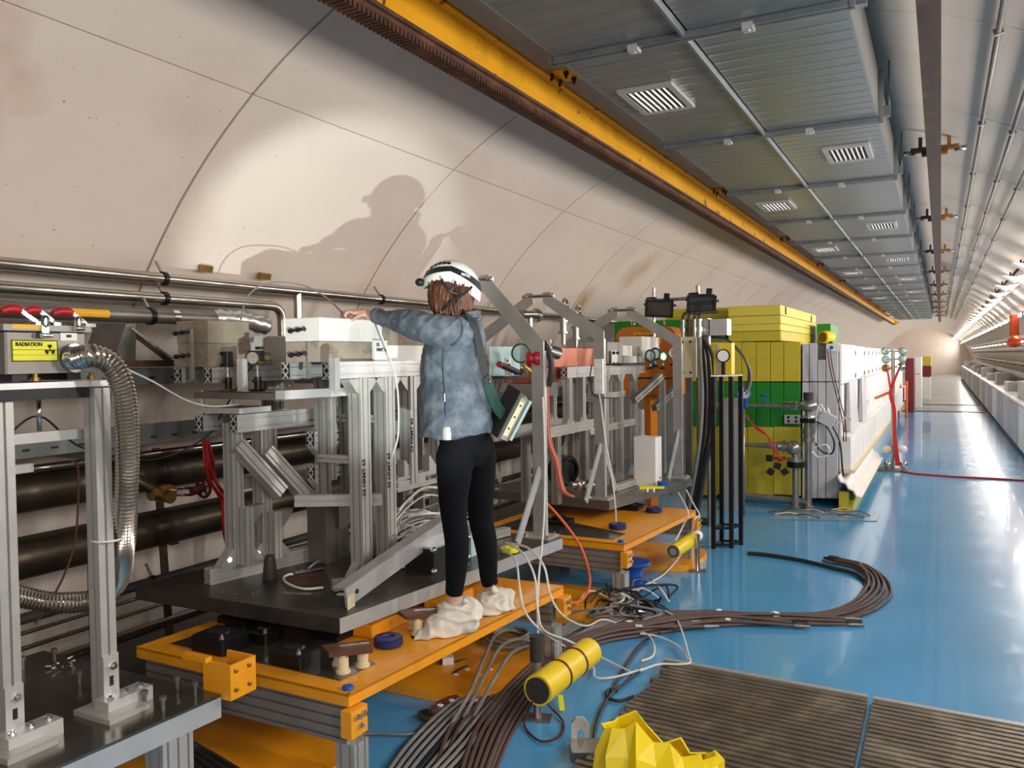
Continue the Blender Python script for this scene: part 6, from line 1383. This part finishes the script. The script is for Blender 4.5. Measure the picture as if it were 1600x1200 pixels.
def fuse(mb, name, m_, parent, voxel, smooth=4, disp=None, floor=None):
    """one continuous skin over overlapping volumes"""
    org = ORG[parent.name]
    me = mb.mesh(org); o = bpy.data.objects.new('tmp', me); col.objects.link(o)
    r = o.modifiers.new('r', 'REMESH'); r.mode = 'VOXEL'; r.voxel_size = voxel
    s = o.modifiers.new('s', 'SMOOTH'); s.iterations = smooth; s.factor = .5
    dg = bpy.context.evaluated_depsgraph_get(); m2 = bpy.data.meshes.new_from_object(o.evaluated_get(dg)); bpy.data.objects.remove(o)
    if disp or floor:
        nv = [v.normal.copy() for v in m2.vertices]
        for v, n_ in zip(m2.vertices, nv):
            p = v.co+org
            if disp: p = p+n_*disp(p)
            if floor and p.z < floor: p.z = floor
            v.co = p-org
    m2.polygons.foreach_set('use_smooth', [True]*len(m2.polygons)); m2.name = name; m2.materials.clear(); m2.materials.append(MATS[m_])
    t = bpy.data.objects.new(name, m2); col.objects.link(t); t.parent = parent; ORG[t.name] = org
    return t
PE = thing('person', 'person in a denim shirt, black leggings and white helmet reaching over the blocks', 'person', W(735, 975, z=.442))
b = MB()
# trunk, neck
loft(b, [L(726, 690, 4.05, 36, .15), L(722, 640, 4.05, 32, .13), L(716, 600, 4.05, 36, .14), L(712, 555, 4.05, 38, .16), L(720, 520, 4.05, 32, .17), L(722, 503, 4.05, 20, .09), L(712, 485, 4.06, 15, .055), L(706, 465, 4.06, 15, .055)])
# legs and feet
near = [(711, 715, 3.97, 28), (708, 780, 3.92, 21), (710, 812, 3.9, 18), (714, 845, 3.88, 17.5), (714, 875, 3.87, 16), (712, 905, 3.86, 13.5), (709, 938, 3.86, 11), (708, 962, 3.86, 12)]
farl = [(748, 715, 4.12, 26), (750, 780, 4.15, 20), (751, 812, 4.17, 17), (758, 842, 4.18, 16.5), (762, 870, 4.19, 14), (763, 900, 4.2, 11.5), (766, 925, 4.2, 10), (768, 940, 4.2, 11)]
for leg in (near, farl): loft(b, [L(x, y, d, r, r*d/F*1.05) for x, y, d, r in leg])
for (hx, hy, hd), (tx, ty, td) in (((722, 962, 3.86), (668, 990, 3.78)), ((778, 942, 4.2), (738, 960, 4.12))): loft(b, [(D(hx, hy, hd), .035, .035), (D(hx*.6+tx*.4, hy*.6+ty*.4, hd), .035, .042), (D(tx, ty, td), .022, .04)])
# arms: left one nearer the viewer
la = [(728, 520, 3.9, 18), (690, 517, 3.88, 16), (657, 511, 3.93, 14), (625, 503, 4.03, 12.5), (598, 496, 4.14, 9.5), (584, 494, 4.2, 8.5), (577, 492, 4.23, 9)]
ra = [(740, 516, 4.2, 17), (700, 520, 4.32, 15), (655, 512, 4.38, 13), (610, 500, 4.4, 10), (582, 493, 4.4, 8), (572, 490, 4.4, 9)]
for arm in (la, ra): loft(b, [L(x, y, d, r, r*d/F) for x, y, d, r in arm])
# hands: palm, four curled fingers, thumb
def hand(wx, wy, wd, s):
    c = D(wx, wy, wd); lf = -SX; up = V((0, 0, 1))
    loft(b, [(c+lf*-.02, .022, .028), (c+lf*.02, .02, .038), (c+lf*.055, .016, .04), (c+lf*.075, .012, .036)])
    for k in range(4):
        o_ = c+lf*.068+AX*s*(-.03+.02*k); ln = (.85, 1, .95, .75)[k]
        b.tube(spl([o_, o_+lf*.03*ln+up*.006, o_+lf*.05*ln-up*.012, o_+lf*.04*ln-up*.034*ln, o_+lf*.016-up*.038*ln], 3), .0082, 8)
    o_ = c+lf*.01-AX*s*.032-up*.008
    b.tube(spl([o_, o_+lf*.03-AX*s*.014-up*.012, o_+lf*.055-AX*s*.004-up*.024, o_+lf*.065+AX*s*.01-up*.028], 3), .0095, 8)
hand(574, 489, 4.24, 1); hand(567, 488, 4.4, -1)
# head with face turned to the blocks
HC = D(703, 456, 4.06); hf = (-SX*.86+AX*.5-V((0, 0, .22))).normalized(); hl = hf.cross(V((0, 0, 1))).normalized(); hu = hl.cross(hf).normalized()
HM = Matrix.Translation(HC) @ Matrix((hf, hl, hu)).transposed().to_4x4()
hb = MB(HM); hb.sph((-.012, 0, .03), (.098, .078, .092), 24, 16); hb.sph((.022, 0, -.035), (.066, .06, .078), 20, 14); hb.sph((.06, 0, -.085), (.026, .03, .022), 12, 8)
hb.sph((.092, 0, -.02), (.02, .014, .024), 12, 8); hb.sph((.08, 0, .01), (.02, .012, .03), 12, 8)
for s in (-1, 1): hb.sph((-.005, s*.077, -.012), (.022, .01, .032), 12, 8); hb.sph((.058, s*.035, -.03), (.025, .02, .022), 12, 8)
hb.sph((.078, 0, -.058), (.014, .024, .007), 12, 8); hb.sph((.077, 0, -.068), (.013, .02, .007), 12, 8)
b.v += hb.v; nb = len(b.v)-len(hb.v); b.f += [tuple(i+nb for i in f) for f in hb.f]; b.sm += hb.sm
body = fuse(b, 'body', 'skin', PE, .0062, 3, floor=.446)
for s in (-1, 1):
    e = MB(HM).sph((.078, s*.031, .002), .0125, 12, 8).build('eye', 'paper', PE); MB(HM).sph((.0875, s*.031, .002), .006, 10, 6).build('pupil', 'ink', e)
MB(HM).sph((.089, 0, -.062), (.005, .02, .004), 10, 6).build('mouth', 'red_dark', PE)
# hair
h = MB(); hm = MB(HM); hm.sph((-.026, 0, .018), (.098, .09, .096), 24, 16)
h.v = list(hm.v); h.f = list(hm.f); h.sm = list(hm.sm)
loft(h, [L(698, 448, 4.0, 28, .09), L(694, 464, 3.99, 25, .09), L(693, 480, 3.985, 20, .085), L(699, 493, 3.98, 17, .08), L(706, 503, 3.97, 9, .05)])
loft(h, [L(718, 450, 4.02, 26, .09), L(718, 470, 4.02, 21, .09), L(716, 486, 4.02, 20, .09), L(713, 500, 4.01, 14, .07)])
def hair_disp(p): q = V((p.x*70, p.y*70, p.z*7)); return .009*NZ.noise(q)+.005*NZ.noise(q*2.3)
hair = fuse(h, 'hair', 'hair', PE, .0058, 2, hair_disp)
random.seed(2)
for k in range(16):
    x = 676+k*3.2; st = [D(x+random.uniform(-3, 3), 444, 3.93), D(x-3+random.uniform(-6, 6), 462, 3.905), D(x+(702-x)*.3+random.uniform(-4, 4), 480, 3.895), D(x+(706-x)*.4+random.uniform(-4, 4), 496, 3.9)]
    MB().tube(spl(st, 4), [.0035]*12+[.001], 5).build('lock', 'hair', hair)
# denim shirt
s = MB()
loft(s, [L(714, 679, 4.05, 58, .185), L(713, 662, 4.05, 58.5, .185), L(712, 640, 4.05, 56, .18), L(711, 615, 4.05, 54, .178), L(708, 585, 4.05, 50, .178), L(709, 555, 4.05, 47.5, .19), L(718, 528, 4.05, 43, .205), L(725, 508, 4.05, 34, .19), L(728, 497, 4.05, 25, .12)], 32)
loft(s, [L(733, 524, 3.92, 25, .08), L(712, 519, 3.9, 25, .075), L(690, 516, 3.89, 24, .07), L(665, 511, 3.9, 22.5, .068), L(640, 506, 3.97, 19, .058), L(615, 499, 4.06, 15.5, .047), L(597, 495, 4.13, 13, .04), L(589, 493, 4.16, 12.5, .038)])
loft(s, [L(742, 520, 4.2, 25, .08), L(700, 521, 4.3, 22, .07), L(655, 513, 4.37, 19, .06), L(612, 500, 4.4, 14, .045)])
def shirt_disp(p):
    q = V((p.x*6+p.z*5, p.y*6+p.z*3, p.z*2.2)); f = 1-abs(NZ.noise(q*1.6))*2
    g_ = 1-abs(NZ.noise(V((p.x*9-p.z*7, p.y*9-p.z*7, p.z*5))))*2.2
    hang = max(0, min(1, (1.75-p.z)/.5))
    return .011*NZ.noise(q)+.012*f*f*NZ.noise(q*.7+V((3, 1, 2)))+.006*max(0, g_)**3+.008*hang*math.sin(14*(p.dot(SX))+3*NZ.noise(p*3))+.003*NZ.noise(p*30)
shirt = fuse(s, 'denim_shirt', 'denim', PE, .0075, 2, shirt_disp)
c = MB()
n = 22; vs = []
for zz_, r in ((0, .066), (.034, .07), (.036, .064), (.004, .06)):
    q = D(727, 497, 4.03)+V((0, 0, -.01)); vs += [q+SX*(r*1.05*math.cos(2*math.pi*k/n)+.004)+AX*(r*1.1*math.sin(2*math.pi*k/n))+V((0, 0, zz_+.012*math.cos(2*math.pi*k/n))) for k in range(n)]
c.add(vs, [(i*n+k, i*n+(k+1) % n, ((i+1) % 4)*n+(k+1) % n, ((i+1) % 4)*n+k) for i in range(4) for k in range(n)], True); c.build('collar', 'denim', shirt)
MB().tube(spl([D(x, y, 3.853) for x, y in ((697, 530), (693, 560), (694, 590), (697, 620), (697, 640), (698, 652))], 5), .0035, 6).build('side_seam', 'denim_dark', shirt)
MB().tube(spl([D(x, y, d) for x, y, d in ((716, 493, 3.85), (722, 505, 3.815), (723, 520, 3.808), (716, 535, 3.815), (706, 542, 3.83))], 5), .0035, 6).build('arm_seam', 'denim_dark', shirt)
MB().tube([D(593, 494, 4.142), D(588, 493, 4.165)], .0405, 18).build('cuff', 'denim', shirt)
MB().cb(D(695, 621, 3.855), (.004, .004, .04)).build('side_tag', 'paper', shirt)
# white undershirt edge
u = MB(); loft(u, [L(702, 684, 4.0, 12, .16), L(702, 676, 4.0, 15, .165), L(702, 665, 4.0, 15, .15)]); u.build('undershirt', 'cover_white', PE)
# leggings
g = MB(); loft(g, [L(722, 722, 4.05, 30, .12), L(726, 705, 4.05, 38, .15), L(726, 685, 4.05, 41, .165), L(724, 662, 4.05, 40, .16)])
for leg in (near, farl):
    lim = leg[:7] if leg is near else leg[:7]
    loft(g, [L(x, y, d, r+2.2, (r+2.2)*d/F*1.08) for x, y, d, r in ([(718 if leg is near else 742, 690, leg[0][2]+(.02 if leg is near else -.02), 27)]+lim[:-1]+[(lim[-1][0], lim[-1][1]-(8 if leg is near else 10), lim[-1][2], lim[-1][3]+.5)])])
fuse(g, 'leggings', 'legging', PE, .009, 4, lambda p: .002*NZ.noise(p*9))
# shoe covers
for k, (secs, kn) in enumerate((([(648, 1003, 3.76, 4, .03), (662, 995, 3.79, 11, .055), (682, 983, 3.81, 20, .065), (702, 972, 3.84, 29, .07), (722, 965, 3.86, 33, .072), (738, 960, 3.88, 27, .065), (747, 962, 3.89, 15, .04)], (727, 940, 3.8)), ([(737, 968, 4.1, 8, .03), (748, 960, 4.12, 17, .06), (764, 950, 4.15, 24, .068), (780, 944, 4.18, 25, .07), (791, 941, 4.2, 23, .06), (796, 941, 4.21, 20, .045)], (772, 923, 4.12)))):
    m_ = MB(); loft(m_, [L(*q) for q in secs], 20)
    a, b2 = ((704, 958), (709, 943)) if k == 0 else ((768, 940), (767, 926))
    loft(m_, [L(a[0], a[1]+8, secs[3][2]+.01, 26, .075), L(*a, secs[3][2]+.01, 23, .066), L(*b2, secs[3][2]+.01, 19, .056)])
    m_.sph(D(*kn), .02, 10, 8)
    def cd_(p): q = V((p.x*16+p.z*10, p.y*16, p.z*22)); f = 1-abs(NZ.noise(q*.8))*2; return .016*(max(0, f)**3-.3)+.006*NZ.noise(q*1.7)
    fuse(m_, 'shoe_cover', 'cover_white', PE, .0075, 1, cd_, floor=.4425)
# helmet
HT = Matrix.Translation(D(704, 447, 4.05)) @ Matrix((SX, AX, V((0, 0, 1)))).transposed().to_4x4() @ Matrix.Rotation(math.radians(9), 4, 'Y')
m_ = MB(HT); nu, nv = 36, 12; vs = []
def hp_(a, e, k=1.0):
    ca, sa = math.cos(a), math.sin(a)
    rx = .148*(1+.05*ca); ry = .122
    z = .128*math.sin(e)**.92 if e > 0 else .128*math.sin(e)
    dip = -.022*(1-math.sin(max(e, 0)))*max(0, ca)-.02*(1-math.sin(max(e, 0)))*abs(ca)**3+.012*(1-math.sin(max(e, 0)))*abs(sa)**2
    return V((rx*math.cos(e)*ca*k, ry*math.cos(e)*sa*k, z*k+dip))
for sh in (1, .955):
    for i in range(nv):
        e = -.12+(math.pi/2+.1)*i/(nv-1)
        vs += [hp_(2*math.pi*k/nu, min(e, math.pi/2-.02), sh) for k in range(nu)]
fs = []
for o_ in (0, nu*nv):
    fs += [(o_+i*nu+k, o_+i*nu+(k+1) % nu, o_+(i+1)*nu+(k+1) % nu, o_+(i+1)*nu+k) for i in range(nv-1) for k in range(nu)]; fs += [tuple(o_+(nv-1)*nu+k for k in range(nu))]
fs += [(k, nu*nv+k, nu*nv+(k+1) % nu, (k+1) % nu) for k in range(nu)]
m_.add(vs, fs, True); he = m_.build('helmet', 'white_plastic', PE)
m_ = MB(HT); vs = []; 
for k in range(nu+1):
    a = 2*math.pi*k/nu; lift = .1*(1-abs(math.cos(a)))
    for e, kk in ((.18+lift*2.2, 1.006), (.18+lift*2.2+.27, 1.006), (.18+lift*2.2+.27, 1.018), (.18+lift*2.2, 1.018)): vs.append(hp_(a, e, kk))
m_.add(vs, [(4*k+j, 4*k+4+j, 4*k+4+(j+1) % 4, 4*k+(j+1) % 4) for k in range(nu) for j in range(4)], True); band = m_.build('band', 'black', he)
for a, e in ((-2.62, .62), (-2.42, .72), (-2.2, .8), (-1.97, .84), (-1.75, .86)):
    p = hp_(a, e, 1.0); d = (hp_(a, e, 1.1)-p).normalized(); MB(HT).lathe(p-d*.004, d, [(0, .011), (.006, .011), (.0065, .009)], 10).build('vent', 'ink', he)
p = hp_(-1.2, .18+.1*(1-abs(math.cos(-1.2)))*2.2+.045, 1.022)
dx_ = (HT.to_3x3() @ V((-math.sin(-1.2)*1.2, math.cos(-1.2)*.9, -.12))).normalized(); nz_ = (HT.to_3x3() @ V((math.cos(-1.2), math.sin(-1.2), .35))).normalized()
text('band_lettering', 'PETZL', .017, HT @ p, dx_, nz_.cross(dx_), 'paper', band, .0006)
MB().sph(D(656, 441, 4.0), (.024, .022, .02), 10, 8).build('headlamp_clip', 'black', he)
for pp in (((690, 436, 3.9), (695, 446, 3.89), (703, 455, 3.885), (716, 460, 3.9)), ((737, 448, 3.93), (726, 458, 3.9), (714, 466, 3.885), (700, 477, 3.88), (688, 486, 3.9)), ((712, 440, 3.9), (708, 448, 3.885), (703, 456, 3.885))):
    MB().tube(spl([D(*q) for q in pp], 5), .006, 6).build('chin_strap', 'black', he)
# shoulder bag with strap
def ribbon(mb, pts, w_, th, out):
    pts = spl(pts, 5); vs = []; m = len(pts)
    for i, p in enumerate(pts):
        d = (pts[min(i+1, m-1)]-pts[max(i-1, 0)]).normalized(); o_ = V(out).normalized(); s_ = d.cross(o_).normalized(); o2 = s_.cross(d)
        vs += [p+s_*w_/2+o2*th/2, p-s_*w_/2+o2*th/2, p-s_*w_/2-o2*th/2, p+s_*w_/2-o2*th/2]
    fs = [(4*i+j, 4*i+4+j, 4*i+4+(j+1) % 4, 4*i+(j+1) % 4) for i in range(m-1) for j in range(4)]+[(0, 1, 2, 3), (4*m-1, 4*m-2, 4*m-3, 4*m-4)]
    return mb.add(vs, fs)
BG = thing('shoulder_bag', 'flat pale bag with a grey and green strap over the shoulder', 'bag', D(795, 690, 4.0))
out = -AX+SX*.9
ribbon(MB(), [D(722, 488, 3.98), D(732, 494, 3.9), D(740, 507, 3.865), D(747, 530, 3.86), D(753, 560, 3.865), D(760, 590, 3.88)], .045, .004, out).build('strap', 'strap_grey', BG)
ribbon(MB(), [D(760, 590, 3.88), D(768, 615, 3.9), D(778, 638, 3.92), D(787, 648, 3.94)], .058, .004, out).build('strap_end', 'strap_green', BG)
MB().ring(D(763, 593, 3.865), out, .016, .004, 16, 6).build('buckle_ring', 'chrome', BG)
M = Matrix.Translation(D(797, 646, 3.98)) @ Matrix((SX, AX, V((0, 0, 1)))).transposed().to_4x4() @ Matrix.Rotation(math.radians(28), 4, 'Y') @ Matrix.Rotation(.3, 4, 'Z')
MB(M).bx(-.03, .03, -.09, .12, -.12, .11, .015).build('pouch', 'alu_dull', BG); MB(M).bx(.031, .045, -.08, .11, -.11, .1).build('blue_sleeve', 'cyan_plate', BG)
MB(M).bx(-.037, -.031, -.1, .12, -.125, .12).build('flap', 'strap_grey', BG); MB(M).bx(-.016, .008, -.096, -.0905, -.1, .08).build('card', 'cream', BG)
for k in range(3): MB(M).lathe((-.004, -.096, -.06+.06*k), (0, -1, 0), [(0, .005), (.002, .005)], 8).build('rivet', 'ink', BG)
